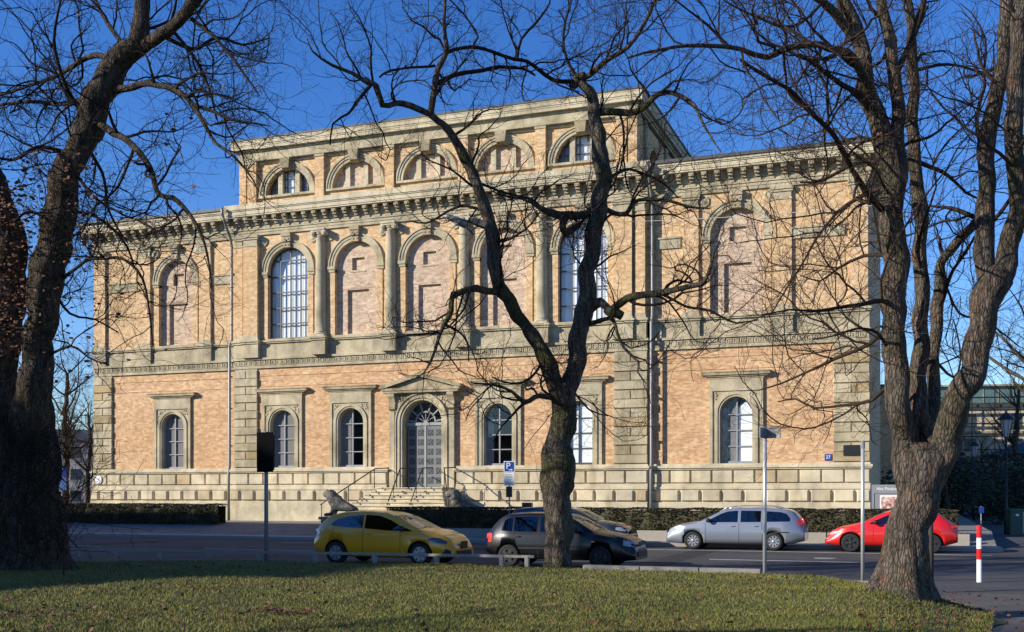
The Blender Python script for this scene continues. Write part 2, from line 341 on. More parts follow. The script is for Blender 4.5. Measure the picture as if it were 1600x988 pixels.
for i, (x, y, lb) in enumerate(((41.2,-15.6,'round iron cover in the street in front of the silver estate'),(12.5,-20.6,'round iron cover in the shaded left part of the street'))):
    m = MB(); m.lathe([(.33,.002),(.33,.009)], cx=0, cy=0, n=24); o_ = m.build('manhole_cover', M['sign_grey']); o_.location = (x,y,.002); tag(o_, lb, 'manhole cover')
# lawn mound ------------------------------------------------------------------
import mathutils.noise as mn
def bound_x(y):                                    # right edge of the lawn where the path starts
    pts = [(-60,45.0),(-35.6,44.7),(-31.6,45.0),(-30,44.8),(-28.5,44.4),(-27,43.4),(-25,42.2)]
    if y <= pts[0][0]: return pts[0][1]
    for (a, b), (c, d) in zip(pts, pts[1:]):
        if y <= c: return b + (d-b)*(y-a)/(c-a)
    return pts[-1][1]
def lawn_z(x, y):
    e = min((-25.6 - y)/1.6, (bound_x(y) - x)/1.8); e = max(0, min(1, e)); e = e*e*(3-2*e)
    z = .02 + .30*e + .05*mn.noise(Vector((x*.25, y*.25, 0)))*e + .015*mn.noise(Vector((x*1.5, y*1.5, 3)))
    d = math.hypot(x-43.6, y+31.7); z += .16*math.exp(-(d/1.5)**2)
    return z
m = MB(); nx, ny = 170, 110; x0, y0, y1 = -30, -62, -25.6
for j in range(ny+1):
    y = y0 + (y1-y0)*j/ny; xb = bound_x(y) + .3*mn.noise(Vector((0, y*.9, 5))) + .08*mn.noise(Vector((0, y*5, 2)))
    for i in range(nx+1):
        x = x0 + (xb-x0)*(i/nx)**.55; m.v.append((x, y, lawn_z(x, y) - (.06 if i == nx or j == ny else 0)))
for j in range(ny):
    for i in range(nx):
        a = j*(nx+1)+i; m.f.append([a, a+1, a+nx+2, a+nx+1]); m.sm.append(True)
tag(m.build('lawn', M['soil']), 'mown grass mound in front of the street', 'lawn', kind='structure')
m = MB(); m.add([(40,-70,.008),(75,-70,.008),(75,-26.6,.008),(40,-26.6,.008)], [(0,1,2,3)])
tag(m.build('path', M['path']), 'gritty path curving round the right end of the lawn', 'path', kind='structure')
m = MB(); m.box(-60, 43.2, -25.62, -25.47, -.05, .11); tag(m.build('kerb', M['kerb']), 'kerb between the lawn and the street', 'kerb', kind='structure')
# blades
rnd = random.Random(5)
def blades(n, seed, hmin, hmax, wd, name, mat, label, dens=None):
    rr = random.Random(seed); m = MB(); c = 0
    while c < n:
        D = 11.5 + 15*rr.random()**1.35; px = rr.uniform(-60, 1640); p = P(px, 900, D); x, y = p.x, p.y
        if y > -25.7 or x > bound_x(y) - .05: continue
        if dens and mn.noise(Vector((x*.7, y*.7, 9))) < dens + rr.uniform(-.2,.2): continue
        z = lawn_z(x, y) - .01; a = rr.uniform(0, 6.283); h = rr.uniform(hmin, hmax); w_ = wd*rr.uniform(.6,1.3)*(1+D/40)
        lx, ly = rr.gauss(0,.5)*h, rr.gauss(0,.5)*h; dx, dy = math.cos(a)*w_, math.sin(a)*w_
        b = len(m.v); m.v += [(x-dx,y-dy,z),(x+dx,y+dy,z),(x+lx,y+ly,z+h)]; m.f.append([b,b+1,b+2]); m.sm.append(False); c += 1
    return tag(m.build(name, mat), label, 'grass', kind='stuff')
blades(170000, 1, .02, .065, .006, 'grass', M['grass'], 'short green winter grass covering the lawn')
blades(60000, 2, .015, .05, .006, 'dry_grass', M['grass_dry'], 'straw coloured blades among the green lawn', -.05)
m = MB(); rr = random.Random(8)
for i in range(900):
    while True:
        D = 11.5 + 14*rr.random()**1.2; px = rr.uniform(-40,1540) if rr.random() < .7 else rr.gauss(1480, 60); p = P(px, 900, D); x, y = p.x, p.y
        if y < -25.8: break
    z = (lawn_z(x,y)+.03) if x < bound_x(y) else .02
    a = rr.uniform(0,6.28); s = rr.uniform(.015,.05); q = Matrix.Rotation(a,3,'Z') @ Matrix.Rotation(rr.gauss(0,.5),3,'X') @ Matrix.Rotation(rr.gauss(0,.5),3,'Y')
    m.add([Vector((x,y,z)) + q @ Vector(t)*s for t in ((-1,0,0),(-.3,-.6,.15),(.7,-.5,0),(1.1,.1,.2),(.4,.6,.1),(-.5,.5,.1))], [(0,1,2,3,4,5)])
for (px, D, sp, n_) in ((430,14.8,.35,120),(1470,17,.5,160),(60,15,1.2,160),(980,13.4,.8,60)):
    c_ = P(px, 900, D)
    for i in range(n_):
        x, y = c_.x+rr.gauss(0,sp), c_.y+rr.gauss(0,sp*.6)
        if y > -25.8: continue
        z = lawn_z(x,y)+.035; a = rr.uniform(0,6.28); s_ = rr.uniform(.02,.05); q = Matrix.Rotation(a,3,'Z') @ Matrix.Rotation(rr.gauss(0,.5),3,'X')
        m.add([Vector((x,y,z)) + q @ Vector(t)*s_ for t in ((-1,0,0),(-.3,-.6,.15),(.7,-.5,0),(1.1,.1,.2),(.4,.6,.1),(-.5,.5,.1))], [(0,1,2,3,4,5)])
tag(m.build('fallen_leaves', M['leaf_brown']), 'dead brown leaves scattered over the lawn', 'leaves', kind='stuff')

# ---------------------------------------------------------------- museum
W_ = 41.75; CP = -.27; DEP = 16.0
mus = empty('museum', (W_/2, 0, .5), 0, 'large yellow brick museum with pale stone columns, arched windows and raised attic', 'museum')
mus_off = Matrix.Translation(-Vector((W_/2, 0, .5)))
def mb(mbx, name, mat, parent=mus, label=None):
    o = mbx.build(name, mat, parent, recalc=True)
    if parent is mus: o.location = (-W_/2, 0, -.5)
    if label: o['label'] = label
    return o
CX0, CX1 = 9.6, 32.0
GW = [12.5, 16.55, 24.65, 28.7]; GX = 20.6
UC = [20.88 + 4.03*i for i in (-2,-1,0,1,2)]; AC = [20.72 + 4.05*i for i in (-2,-1,0,1,2)]
WINGG = (5.32, 36.1); WINGU = (5.52, 36.13)
ZS = 5.62; GR = .73
# lower walls (brick) with window openings
m = MB(); m.plate(rect(0, CX0, .5, 8.6), [arch(WINGG[0], 3.34, ZS, GR)], 0, .45); mb(m, 'lower_wall', M['brick_low'])
m = MB(); m.plate(rect(CX1, W_, .5, 8.6), [arch(WINGG[1], 3.34, ZS, GR)], 0, .45); mb(m, 'lower_wall', M['brick_low'])
m = MB(); m.plate(rect(CX0, CX1, .5, 8.6), [arch(x, 3.34, ZS, GR) for x in GW] + [arch(GX, 2.25, 5.55, 1.08)], CP, .45); mb(m, 'lower_wall', M['brick_low'], label='orange brick wall of the projecting middle block')
# string lines on lower wall
m = MB()
for z in (7.62, 8.18):
    m.box(1.25, CX0-.05, -.025, .01, z, z+.035); m.box(CX1+.3, 40.3, -.025, .01, z, z+.035); m.box(CX0+1.45, CX1-1.5, CP-.025, CP+.01, z, z+.035)
mb(m, 'string_line', M['brick_low'])
# upper walls
UR, UZ = 1.22, 13.68
UWIN = (0, 4)
def upper(x0, x1, y, cs, r=UR):
    m = MB(); m.plate(rect(x0, x1, 9.9, 15.7), [arch(c, 10.06, UZ, r) for c in cs], y, .5); mb(m, 'upper_wall', M['brick_up'])
upper(0, CX0, 0, [WINGU[0]], 1.13); upper(CX1, W_, 0, [WINGU[1]]); upper(CX0, CX1, CP, UC)
# side and back walls, far wings
m = MB()
m.box(0, .4, .451, DEP, .5, 15.7); m.box(W_-.4, W_, .501, DEP, .5, 15.7); m.box(.4, W_-.4, DEP-.4, DEP, .5, 15.7)
mb(m, 'side_wall', M['brick_up'])
m = MB(); m.box(4.2, 37.6, DEP+.01, 111, .5, 16.4); m.box(0, W_, 111, 127, .5, 16.6)
mb(m, 'long_gallery_wall', M['brick_up'])
# interior floor slab
m = MB(); m.box(.41, W_-.41, .9, DEP-.41, 8.7, 9.3); m.box(.41, W_-.41, 4.2, 4.4, .5, 15.6); mb(m, 'interior_wall', M['interior'])
# plinth
def plinth(x0, x1, y, gap=None, left=False, right=False):
    m = MB(); segs = [(x0, x1)] if not gap else [(x0, gap[0]), (gap[1], x1)]
    for (a, b) in segs:
        la = .12 if a == x0 else 0; lb = .12 if b == x1 else 0
        m.box(a-la, b+lb, y-.34, y+.3, .45, 1.56); m.box(a-la, b+lb, y-.24, y+.3, 1.56, 2.17)
        m.box(a-la, b+lb, y-.29, y+.3, 2.17, 2.28); m.box(a-la, b+lb, y-.25, y+.3, 2.28, 2.42); m.box(a-la, b+lb, y-.15, y+.3, 2.42, 3.06)
        m.box(a-la-.05, b+lb+.05, y-.27, y+.3, 3.06, 3.13); m.box(a-la-.1, b+lb+.1, y-.33, y+.3, 3.13, 3.24); m.box(a-la, b+lb, y-.2, y+.3, 3.24, 3.33)
        n = max(1, round((b-a)/.93)); w1 = (b-a)/n
        for i in range(n): m.boss(a+i*w1+.025-(la if i == 0 else 0), a+(i+1)*w1-.025+(lb if i == n-1 else 0), 2.45, 3.03, y-.151, .09, .035)
        for i in range(n+1):
            u0 = max(a-la, a+(i-.5)*w1+.05); u1 = min(b+lb, a+(i+.5)*w1-.05)
            if u1-u0 > .15: m.boss(u0, u1, 1.60, 2.14, y-.241, .12, .06)
    mb(m, 'plinth', M['stone_pale'])
plinth(0.02, CX0-.14, 0); plinth(CX1+.14, W_, 0); plinth(CX0, CX1, CP, (18.7, 22.5))
# rough footing course
# quoins
def quoin(x0, x1, y):
    m = MB(); m.box(x0, x1, y-.06, y+.05, 3.335, 8.6); z = 3.36; k = 0; rr = random.Random(int(x0*7))
    while z < 8.45:
        h = .40
        if k % 2: m.boss(x0-.02, (x0+x1)/2-.015, z, z+h, y-.061, .05, .02); m.boss((x0+x1)/2+.015, x1+.02, z, z+h, y-.061, .05, .02)
        else: m.boss(x0-.05, x1+.05, z, z+h, y-.061, .085, .03)
        z += h+.03; k += 1
    mb(m, 'quoin', M['stone'])
quoin(-.06, 1.18, 0); quoin(CX0-.05, CX0+1.35, CP); quoin(CX1-1.5, CX1+.05, CP); quoin(40.35, W_+.06, 0)
# meander band and pedestal zone
def band(x0, x1, y, ped):
    m = MB(); m.box(x0-.08, x1+.08, y-.10, y+.3, 8.601, 8.70); m.box(x0-.06, x1+.06, y-.07, y+.3, 8.70, 9.04); m.box(x0-.14, x1+.14, y-.17, y+.3, 9.04, 9.15)
    x = x0; yy = y-.0705
    while x < x1-.3:
        for (a, b, c, d) in ((0,.04,0,.24),(.04,.26,.20,.24),(.22,.26,.06,.20),(.10,.22,.06,.10),(.10,.14,.10,.15),(.04,.30,0,.035)):
            m.box(x+a, x+b, yy-.028, yy, 8.755+c, 8.755+d)
        x += .32
    mb(m, 'meander_band', M['stone'])
    m = MB(); m.box(x0, x1, y-.03, y+.3, 9.151, 9.9); m.box(x0-.05, x1+.05, y-.12, y+.3, 9.9, 9.97); m.box(x0-.08, x1+.08, y-.17, y+.3, 9.97, 10.05)
    for (a, b, p) in ped:
        m.box(a-.06, b+.06, y-p-.03, y-.0, 9.152, 9.88); m.box(a-.11, b+.11, y-p-.09, y-.0, 9.881, 9.975); m.box(a-.15, b+.15, y-p-.14, y, 9.976, 10.07)
    mb(m, 'pedestal_course', M['stone'])
LP = [(-.02,.75,.13),(3.05,3.85,.13),(7.1,7.85,.13)]; RP = [(W_-.75,W_+.02,.13),(W_-3.85-.2,W_-3.2,.13),(33.7,34.4,.13)]
CPL = [(CX0+.02,CX0+.5,.16),(CX0+.62,CX0+1.5,.28),(CX1-1.5,CX1-.62,.28),(CX1-.5,CX1-.02,.16)]
cols = [(UC[i]+UC[i+1])/2 for i in range(4)]
band(0, CX0-.13, 0, LP); band(CX1+.13, W_, 0, RP); band(CX0, CX1, CP, CPL + [(c-.34, c+.34, .36) for c in cols])
# pilasters
for (lst, y) in ((LP,0),(RP,0),(CPL,CP)):
    for (a, b, p) in lst:
        m = MB(); m.box(a, b, y-p, y+.02, 10.32, 15.05); mb(m, 'pilaster', M['brick_up'])
        m = MB(); m.box(a-.05,b+.05,y-p-.05,y+.02,10.071,10.2); m.box(a-.02,b+.02,y-p-.02,y+.02,10.2,10.32); mb(m, 'pilaster_base', M['stone'])
        m = MB(); m.box(a-.02,b+.02,y-p-.03,y+.02,15.05,15.12); m.box(a+.02,b-.02,y-p-.01,y+.02,15.12,15.4); m.box(a-.05,b+.05,y-p-.06,y+.02,15.4,15.5); m.box(a-.08,b+.08,y-p-.1,y+.02,15.5,15.64)
        mb(m, 'pilaster_capital', M['stone'])
# panel bands between pilasters in the wings
for (a, b) in ((.95, 2.9), (8.05, CX0-.1), (CX1+.4, 33.55), (38.55, W_-.95)): m = MB(); m.box(a, b, -.07, .01, 13.28, 13.72); m.box(a-.03, b+.03, -.12, .01, 13.72, 13.8); mb(m, 'panel_band', M['stone'])
# columns
for c in cols:
    co = empty('column', (c - W_/2, CP-.10, 10.07-.5)); co.parent = mus
    m = MB(); pr = [(.295,.30)]
    for i in range(9): t = i/8; pr.append((.295 - .045*t**1.6, .30+4.85*t))
    pr += [(.27,5.17),(.27,5.22),(.25,5.24)]
    m.lathe(pr, n=28); m.build('shaft', M['stone'], co, True)
    m = MB(); m.box(-.38,.38,-.38,.30,0,.11); m.lathe([(.37,.11),(.385,.15),(.37,.19),(.325,.20),(.325,.23),(.345,.25),(.335,.29),(.3,.30)], n=28); m.build('base', M['stone'], co, True)
    m = MB(); m.lathe([(.25,5.24),(.31,5.33),(.30,5.38)], n=24)
    m.box(-.36,.36,-.34,.40,5.38,5.47); m.box(-.40,.40,-.38,.44,5.47,5.57)
    for s in (-1,1):
        for r_, y0_ in ((.13,-.36),(.075,-.39)): m.lathe([(r_,y0_),(r_,.26)], cx=s*.33, cy=5.33, n=16, axis='y')
    m.build('capital', M['stone_pale'], co, True)
# archivolts, niches, windows upstairs
def archivolt(cx, r, y, name='archivolt'):
    m = MB()
    def ring(ri, ro, ya, yb):
        n = 24; o = [(cx - ro*math.cos(math.pi*i/n), UZ + ro*math.sin(math.pi*i/n)) for i in range(n+1)]
        inn = [(cx + ri*math.cos(math.pi*i/n), UZ + ri*math.sin(math.pi*i/n)) for i in range(n+1)]
        m.plate(o + inn, [], ya, yb)
    ring(r, r+.16, y-.05, y+.05); ring(r+.16, r+.30, y-.08, y+.05); ring(r+.30, r+.37, y-.12, y+.05)
    for s in (-1, 1):
        a = cx + s*(r+.02); b = cx + s*(r+.36); a, b = min(a,b), max(a,b)
        m.box(a-.02, b+.02, y-.09, y+.2, UZ-.30, UZ-.16); m.box(a-.04, b+.04, y-.13, y+.2, UZ-.16, UZ-.002)
    mb(m, name, M['stone'])
    m = MB(); h = 15.64
    m.box(cx-.20, cx+.20, y-.17, y+.02, 14.86, 15.16); m.box(cx-.25, cx+.25, y-.25, y+.02, 15.16, 15.42); m.box(cx-.28, cx+.28, y-.30, y+.02, 15.42, h)
    for s in (-1,1): m.lathe([(.06,y-.28),(.075,y-.2)], cx=cx+s*.12, cy=15.3, n=10, axis='y'); m.lathe([(.05,y-.2),(.05,y-.1)], cx=cx+s*.1, cy=15.0, n=10, axis='y')
    m.lathe([(.03,y-.31),(.06,y-.24)], cx=cx, cy=15.22, n=8, axis='y')
    mb(m, 'keystone', M['stone_dark'])
    for s in (-1, 1):
        m = MB(); X = cx + s*(r+.27)
        m.lathe([(.26,y+.01),(.26,y-.05),(.23,y-.075),(.19,y-.05),(.17,y-.05),(.13,y-.085),(.06,y-.10),(.01,y-.11)], cx=X, cy=15.29, n=20, axis='y'); mb(m, 'medallion', M['stone'])
def jambs(cx, r, y):
    for s in (-1,1):
        a = cx+s*(r+.0); b = cx+s*(r+.3); a, b = min(a,b), max(a,b); m = MB(); m.box(a, b, y-.05, y+.02, 10.06, UZ-.301)
        mb(m, 'jamb', M['brick_up'])
def niche(cx, r, y):
    m = MB(); m.plate(arch(cx, 10.0, UZ, r+.05), [rect(cx-.36, cx+.36, 13.45, 14.1), rect(cx-.62, cx+.62, 10.2, 12.45)], y+.21, y+.36)
    m.plate(arch(cx, 10.0, UZ, r+.05), [], y+.36, y+.46)
    mb(m, 'niche', M['brick_pink'])
    m = MB(); m.box(cx-r, cx+r, y+.195, y+.21, 12.52, 12.64); m.box(cx-.45, cx+.45, y+.18, y+.21, 13.36, 13.42); mb(m, 'niche_ledge', M['brick_pink'])
    m = MB(); m.box(cx-r-.1, cx+r+.1, y-.14, y+.35, 10.051, 10.115); mb(m, 'sill', M['stone'])
def upwin(cx, r, y):
    wn = empty('window', (cx-W_/2, y+.22, 9.6)); wn.parent = mus
    m = MB(); zb, zs = .0, UZ-10.1
    m.plate(arch(0, zb, zs, r+.02), [arch(0, zb+.09, zs, r-.07)], 0, .08)
    for x in (-r*.5, 0, r*.5): m.box(x-.032, x+.032, .005, .06, zb+.05, zs + math.sqrt(max(0, r*r-x*x)) - .04)
    for i in range(1, 6):
        z = zb + .83*i; hw = r-.04 if z < zs else math.sqrt(max(.01, r*r-(z-zs)**2))-.04
        m.box(-hw, hw, .008, .055, z-.032, z+.032)
    m.build('frame', M['frame_dark'], wn, True)
    m = MB(); m.sheet(arch(0, zb+.02, zs, r), .04); m.build('pane', M['glass'], wn, True)
    # folded curtain
    m = MB(); n = 90
    for i in range(n+1):
        x = -r + 2*r*i/n; yy = .20 + .018*math.sin(i*.55) + .015*math.sin(i*.23+1); top = zs + math.sqrt(max(0.0001, (r+.02)**2-x*x))
        m.v += [(x, yy, .03), (x, yy*.9+.03, top)]
    for i in range(n): m.f.append([2*i,2*i+2,2*i+3,2*i+1]); m.sm.append(True)
    m.build('curtain', M['curtain'], wn)
    m = MB(); m.box(cx-r-.1, cx+r+.1, y-.14, y+.3, 10.051, 10.115); mb(m, 'sill', M['stone'])
for i, c in enumerate(UC):
    archivolt(c, UR, CP); jambs(c, UR, CP)
    (upwin if i in UWIN else niche)(c, UR, CP)
for c, r in ((WINGU[0], 1.13), (WINGU[1], UR)): archivolt(c, r, 0); jambs(c, r, 0); niche(c, r, 0)
# ground floor windows
def gwin(cx, y, kind):
    wn = empty('window', (cx-W_/2, y+.18, 3.34-.5)); wn.parent = mus; zs = ZS-3.34; r = GR
    m = MB(); m.plate(arch(0, 0, zs, r+.02), [arch(0, .1, zs, r-.05)], 0, .07)
    m.box(-.03,.03,-.01,.06,.05,zs+r-.03)
    for z in (.78, 1.5, 2.22):
        m.box(-r+.03, r-.03, .0, .05, z-.022, z+.022)
    m.build('frame', M['frame'] if kind != 'white' else M['frame_dark'], wn, True)
    m = MB(); m.sheet(arch(0, .02, zs, r), .03); m.build('pane', M['glass'], wn, True)
    m = MB()
    if kind == 'grey': m.plate(arch(0, 0.02, zs, r), [], .07, .08)
    elif kind == 'half': m.plate([(-r,.02),(-r+.62,.02),(-r+.62,zs+.6),(-r+.3,zs+.45),(-r,zs)], [], .07, .08)
    elif kind == 'white': m.plate(arch(0, 0.02, zs, r), [], .07, .08)
    elif kind == 'side': m.plate([(-r,.02),(.02,.02),(.02,zs+r),(-.45,zs+.55),(-r,zs)], [], .07, .08)
    else: m.plate([(-r,.02),(-r+.4,.02),(-r+.4,zs+.6),(-r,zs)], [], .07, .08)
    m.build('blind', M['curtain'] if kind == 'white' else M['blind'], wn, True)
    if kind == 'side':
        m = MB(); m.plate([(.05,.02),(r-.05,.02),(r-.05,zs+.1),(.4,zs+.52),(.05,zs+.25)], [], .09, .10); m.build('screen', M['curtain'], wn, True)
    # stone surround
    m = MB(); zt = 7.16
    m.plate(rect(cx-1.12, cx+1.12, 3.335, zt), [arch(cx, 3.34, ZS, r-.006)], y-.06, y+.17)
    m.plate([(cx-1.2,3.335),(cx-1.2,zt+.01),(cx+1.2,zt+.01),(cx+1.2,3.335),(cx+1.06,3.335),(cx+1.06,6.62),(cx-1.06,6.62),(cx-1.06,3.335)], [], y-.12, y+.02)
    for (ri, ro, pj) in ((r+.01, r+.10, .09), (r+.10, r+.24, .13)):
        n = 20; o = [(cx-ro, 3.335)] + [(cx - ro*math.cos(math.pi*i/n), ZS + ro*math.sin(math.pi*i/n)) for i in range(n+1)] + [(cx+ro, 3.335)]
        inn = [(cx+ri, 3.335)] + [(cx + ri*math.cos(math.pi*i/n), ZS + ri*math.sin(math.pi*i/n)) for i in range(n+1)] + [(cx-ri, 3.335)]
        m.plate(o+inn, [], y-pj, y+.01)
    # carved spandrels
    rr = random.Random(int(cx*10))
    for s in (-1,1):
        for k in range(26):
            px_ = rr.uniform(.45, 1.0); pz_ = rr.uniform(5.9, 6.55)
            if math.hypot(px_, pz_-ZS) < r+.33: continue
            m.lathe([(.045,y-.062),(.04,y-.085),(.015,y-.095)], cx=cx+s*px_, cy=pz_, n=7, axis='y')
    mb(m, 'window_surround', M['stone'])
    m = MB(); m.box(cx-1.25,cx+1.25,y-.14,y+.02,zt+.012,zt+.10); m.box(cx-1.40,cx+1.40,y-.20,y+.02,zt+.10,zt+.17); m.box(cx-1.54,cx+1.54,y-.27,y+.02,zt+.17,zt+.29); m.box(cx-1.58,cx+1.58,y-.30,y+.02,zt+.29,zt+.335)
    mb(m, 'canopy', M['stone_dark'])
for cx, y, k in ((WINGG[0],0,'grey'),(GW[0],CP,'grey'),(GW[1],CP,'half'),(GW[2],CP,'slim'),(GW[3],CP,'white'),(WINGG[1],0,'side')): gwin(cx, y, k)
# door ------------------------------------------------------------------------
m = MB(); y = CP; r = 1.08; zt = 7.0
m.plate(rect(GX-1.75, GX+1.75, 2.27, zt), [arch(GX, 2.271, 5.55, r-.006)], y-.10, y+.30)
for (ri, ro, pj) in ((r, r+.12, .15), (r+.12, r+.30, .20), (r+.30, r+.36, .25)):
    n = 24; o = [(GX-ro, 2.272)] + [(GX - ro*math.cos(math.pi*i/n), 5.55 + ro*math.sin(math.pi*i/n)) for i in range(n+1)] + [(GX+ro, 2.272)]
    inn = [(GX+ri, 2.272)] + [(GX + ri*math.cos(math.pi*i/n), 5.55 + ri*math.sin(math.pi*i/n)) for i in range(n+1)] + [(GX-ri, 2.272)]
    m.plate(o+inn, [], y-pj, y+.01)
for s in (-1,1):
    a, b = sorted((GX+s*1.5, GX+s*1.78)); m.box(a, b, y-.2, y-.0, 2.273, 6.1)
    rr = random.Random(4)
    for k in range(50):
        px_ = rr.uniform(.6,1.4); pz_ = rr.uniform(6.2, 6.9)
        if math.hypot(px_, pz_-5.55) > r+.42: m.lathe([(.06,y-.102),(.05,y-.13),(.02,y-.14)], cx=GX+s*px_, cy=pz_, n=7, axis='y')
mb(m, 'door_surround', M['stone'])
for s in (-1,1):
    m = MB(); cx = GX+s*1.62
    pr = [(y-.0,6.15),(y-.16,6.15),(y-.25,6.22),(y-.25,6.32),(y-.2,6.42),(y-.2,6.55),(y-.27,6.72),(y-.36,6.85),(y-.36,7.0),(y,7.0)]
    n = len(pr); m.add([(cx-.17,a,b) for a,b in pr]+[(cx+.17,a,b) for a,b in pr], [list(range(n)), list(range(n,2*n))]+[[i,(i+1)%n,n+(i+1)%n,n+i] for i in range(n)])
    mb(m, 'console', M['stone_dark'])
m = MB(); m.box(GX-2.05,GX+2.05,y-.38,y+.02,7.002,7.12); m.box(GX-2.15,GX+2.15,y-.42,y+.02,7.12,7.24)
m.plate([(GX-1.9,7.24),(GX+1.9,7.24),(GX,7.78)], [], y-.26, y+.02)
m.plate([(GX-2.25,7.24),(GX-2.2,7.36),(GX,7.98),(GX+2.2,7.36),(GX+2.25,7.24),(GX+2.0,7.241),(GX,7.79),(GX-2.0,7.241)], [], y-.46, y+.02)
mb(m, 'pediment', M['stone_dark'])
dr = empty('door', (GX-W_/2, CP+.32, 2.27-.5)); dr.parent = mus
for s in (-1,1):
    m = MB(); a, b = sorted((s*.015, s*1.0)); m.box(a, b, 0, .07, 0, 3.12)
    lf = m.build('leaf', M['door'], dr, True)
    m = MB()
    for i in range(2):
        for j in range(6):
            cx = s*(.27+.46*i); cz = .36+.48*j; h = .155
            m.box(cx-h, cx+h, -.012, 0-.001, cz-h, cz+h); m.build('door_panel', M['door_panel'], lf, True); m = MB()
    for i in range(2):
        for j in range(6):
            cx = s*(.27+.46*i); cz = .36+.48*j; h = .13
            for q in (-1,1): m.tube([(cx-h,-.02,cz-q*h),(cx+h,-.02,cz+q*h)], .012, 4)
            m.lathe([(.035,-.035),(.035,-.013)], cx=cx, cy=cz, n=8, axis='y'); m.build('grille', M['door'], lf, True); m = MB()
m = MB(); m.box(-.05,.05,-.03,.0,0,3.12); m.box(-1.03,1.03,-.05,.09,3.12,3.27)
def fring(ri, ro, ya, yb, zc):
    n=20; m.plate([(-ro*math.cos(math.pi*i/n), zc+ro*math.sin(math.pi*i/n)) for i in range(n+1)]+[(ri*math.cos(math.pi*i/n), zc+ri*math.sin(math.pi*i/n)) for i in range(n+1)], [], ya, yb)
fring(.98,1.09,0,.09,3.28); fring(.50,.58,.0,.06,3.28); fring(.0001,.1,.0,.06,3.28)
for k in range(1,6):
    a = math.pi*k/6; m.tube([(math.cos(a)*.1,.03,3.28+math.sin(a)*.1),(math.cos(a)*.52,.03,3.28+math.sin(a)*.52)], .022, 4)
for k in (0.18,1.15,2.0,3.0,3.95,4.85): 
    a = math.pi*k/5*1.0; m.tube([(math.cos(a)*.56,.03,3.28+math.sin(a)*.56),(math.cos(a)*1.0,.03,3.28+math.sin(a)*1.0)], .05, 4)
m.build('fanlight_bars', M['frame'], dr, True)
m = MB(); n=20; m.plate([(-1.0*math.cos(math.pi*i/n), 3.28+1.0*math.sin(math.pi*i/n)) for i in range(n+1)], [], .04, .045); m.build('fanlight_pane', M['glass'], dr, True)
m = MB(); m.lathe([(.03,-.10),(.045,-.08),(.02,-.06),(.02,0)], cx=.09, cy=1.35, n=10, axis='y'); m.build('handle', M['iron'], dr, True)
m = MB(); m.box(GX-1.1, GX+1.1, CP+.7, CP+.75, 2.2, 6.8); mb(m, 'door_lobby', M['interior'])
# steps: three sided pyramid of ten steps
m = MB(); nst = 10; ht = (2.27-.54)/nst
for i in range(nst):
    z1 = 2.27 - i*ht; e = i*.31
    m.box(18.85-e*.55, 22.35+e*.55, CP-.5-1.1-e, CP-.24 if i else CP+.4, .3 if i == nst-1 else z1-ht-.03, z1-.05)
    m.box(18.81-e*.55, 22.39+e*.55, CP-.5-1.16-e, CP-.24 if i else CP+.4, z1-.05, z1)
mb(m, 'steps', M['stone_pale'])
# entablature ----------------------------------------------------------------
def ent(x0, x1, y, yb, el, er, main=True):
    m = MB()
    for (z0, z1, p) in ((15.65,15.80,.10),(15.80,15.94,.125),(15.94,16.0,.17),(16.0,16.16,.10),(16.16,16.24,.15),(16.24,16.60,.12)):
        m.box(x0-p*el, x1+p*er, y-p, yb, z0, z1)
    mb(m, 'architrave', M['stone'])
    m = MB()
    for (z0, z1, p) in ((16.60,16.68,.54),(16.68,16.88,.57),(16.88,16.94,.61),(16.94,17.05,.65)):
        m.box(x0-p*el, x1+p*er, y-p, yb, z0, z1)
    mb(m, 'cornice', M['stone_pale'])
    n = int(round((x1-x0)/.575)); a = x0-.6*el; b = x1+.6*er
    for i in range(n+1):
        cx = a + (b-a)*i/n
        if not main and not (cx < CX0-.9 or cx > CX1+.9): continue
        modillion((cx, y, 0), 0)
    if not main:
        for i in range(2, 26): modillion((x1, y+.60*i, 0), math.pi/2)
mod_me = None
def modillion(loc, rz):
    global mod_me
    if mod_me is None:
        m = MB(); m.box(-.12,.12,-.48,-.11,16.42,16.599); m.box(-.11,.11,-.38,-.11,16.30,16.4195); m.box(-.10,.10,-.25,-.11,16.18,16.2995)
        m.lathe([(.07,-.50),(.07,-.44)], cx=0, cy=16.46, n=8, axis='y'); m.box(-.15,.15,-.16,-.09,16.01,16.13)
        o = mb(m, 'modillion', M['stone_dark']); mod_me = o.data
    else: o = bpy.data.objects.new('modillion', mod_me); C.objects.link(o); o.parent = mus
    o.location = (loc[0]-W_/2, loc[1], -.5); o.rotation_euler[2] = rz
ent(0, W_, 0, DEP, 1, 1, False); ent(CX0-.03, CX1+.03, CP, .2, .5, .5)
# gutter and low roof
m = MB()
m.box(-.7, CX0-.3, -.72, -.2, 17.052, 17.20); m.box(CX1+.3, W_+.72, -.72, -.2, 17.052, 17.20); m.box(W_+.2, W_+.72, -.2, DEP, 17.052, 17.20)
m.add([(-.6,-.6,17.12),(W_+.6,-.6,17.12),(W_+.6,DEP,17.12),(-.6,DEP,17.12),(5,6,18.2),(W_-5,6,18.2),(W_-5,DEP,18.2),(5,DEP,18.2)], [(0,1,5,4),(1,2,6,5),(2,3,7,6),(3,0,4,7),(4,5,6,7)])
m.add([(4,DEP,16.45),(37.8,DEP,16.45),(37.8,111,16.45),(4,111,16.45),(12,DEP,18),(30,DEP,18),(30,111,18),(12,111,18)], [(0,1,5,4),(1,2,6,5),(2,3,7,6),(3,0,4,7),(4,5,6,7)])
m.box(-.8,W_+.8,110.2,127.8,16.6,17.2)
mb(m, 'roof', M['roof'])
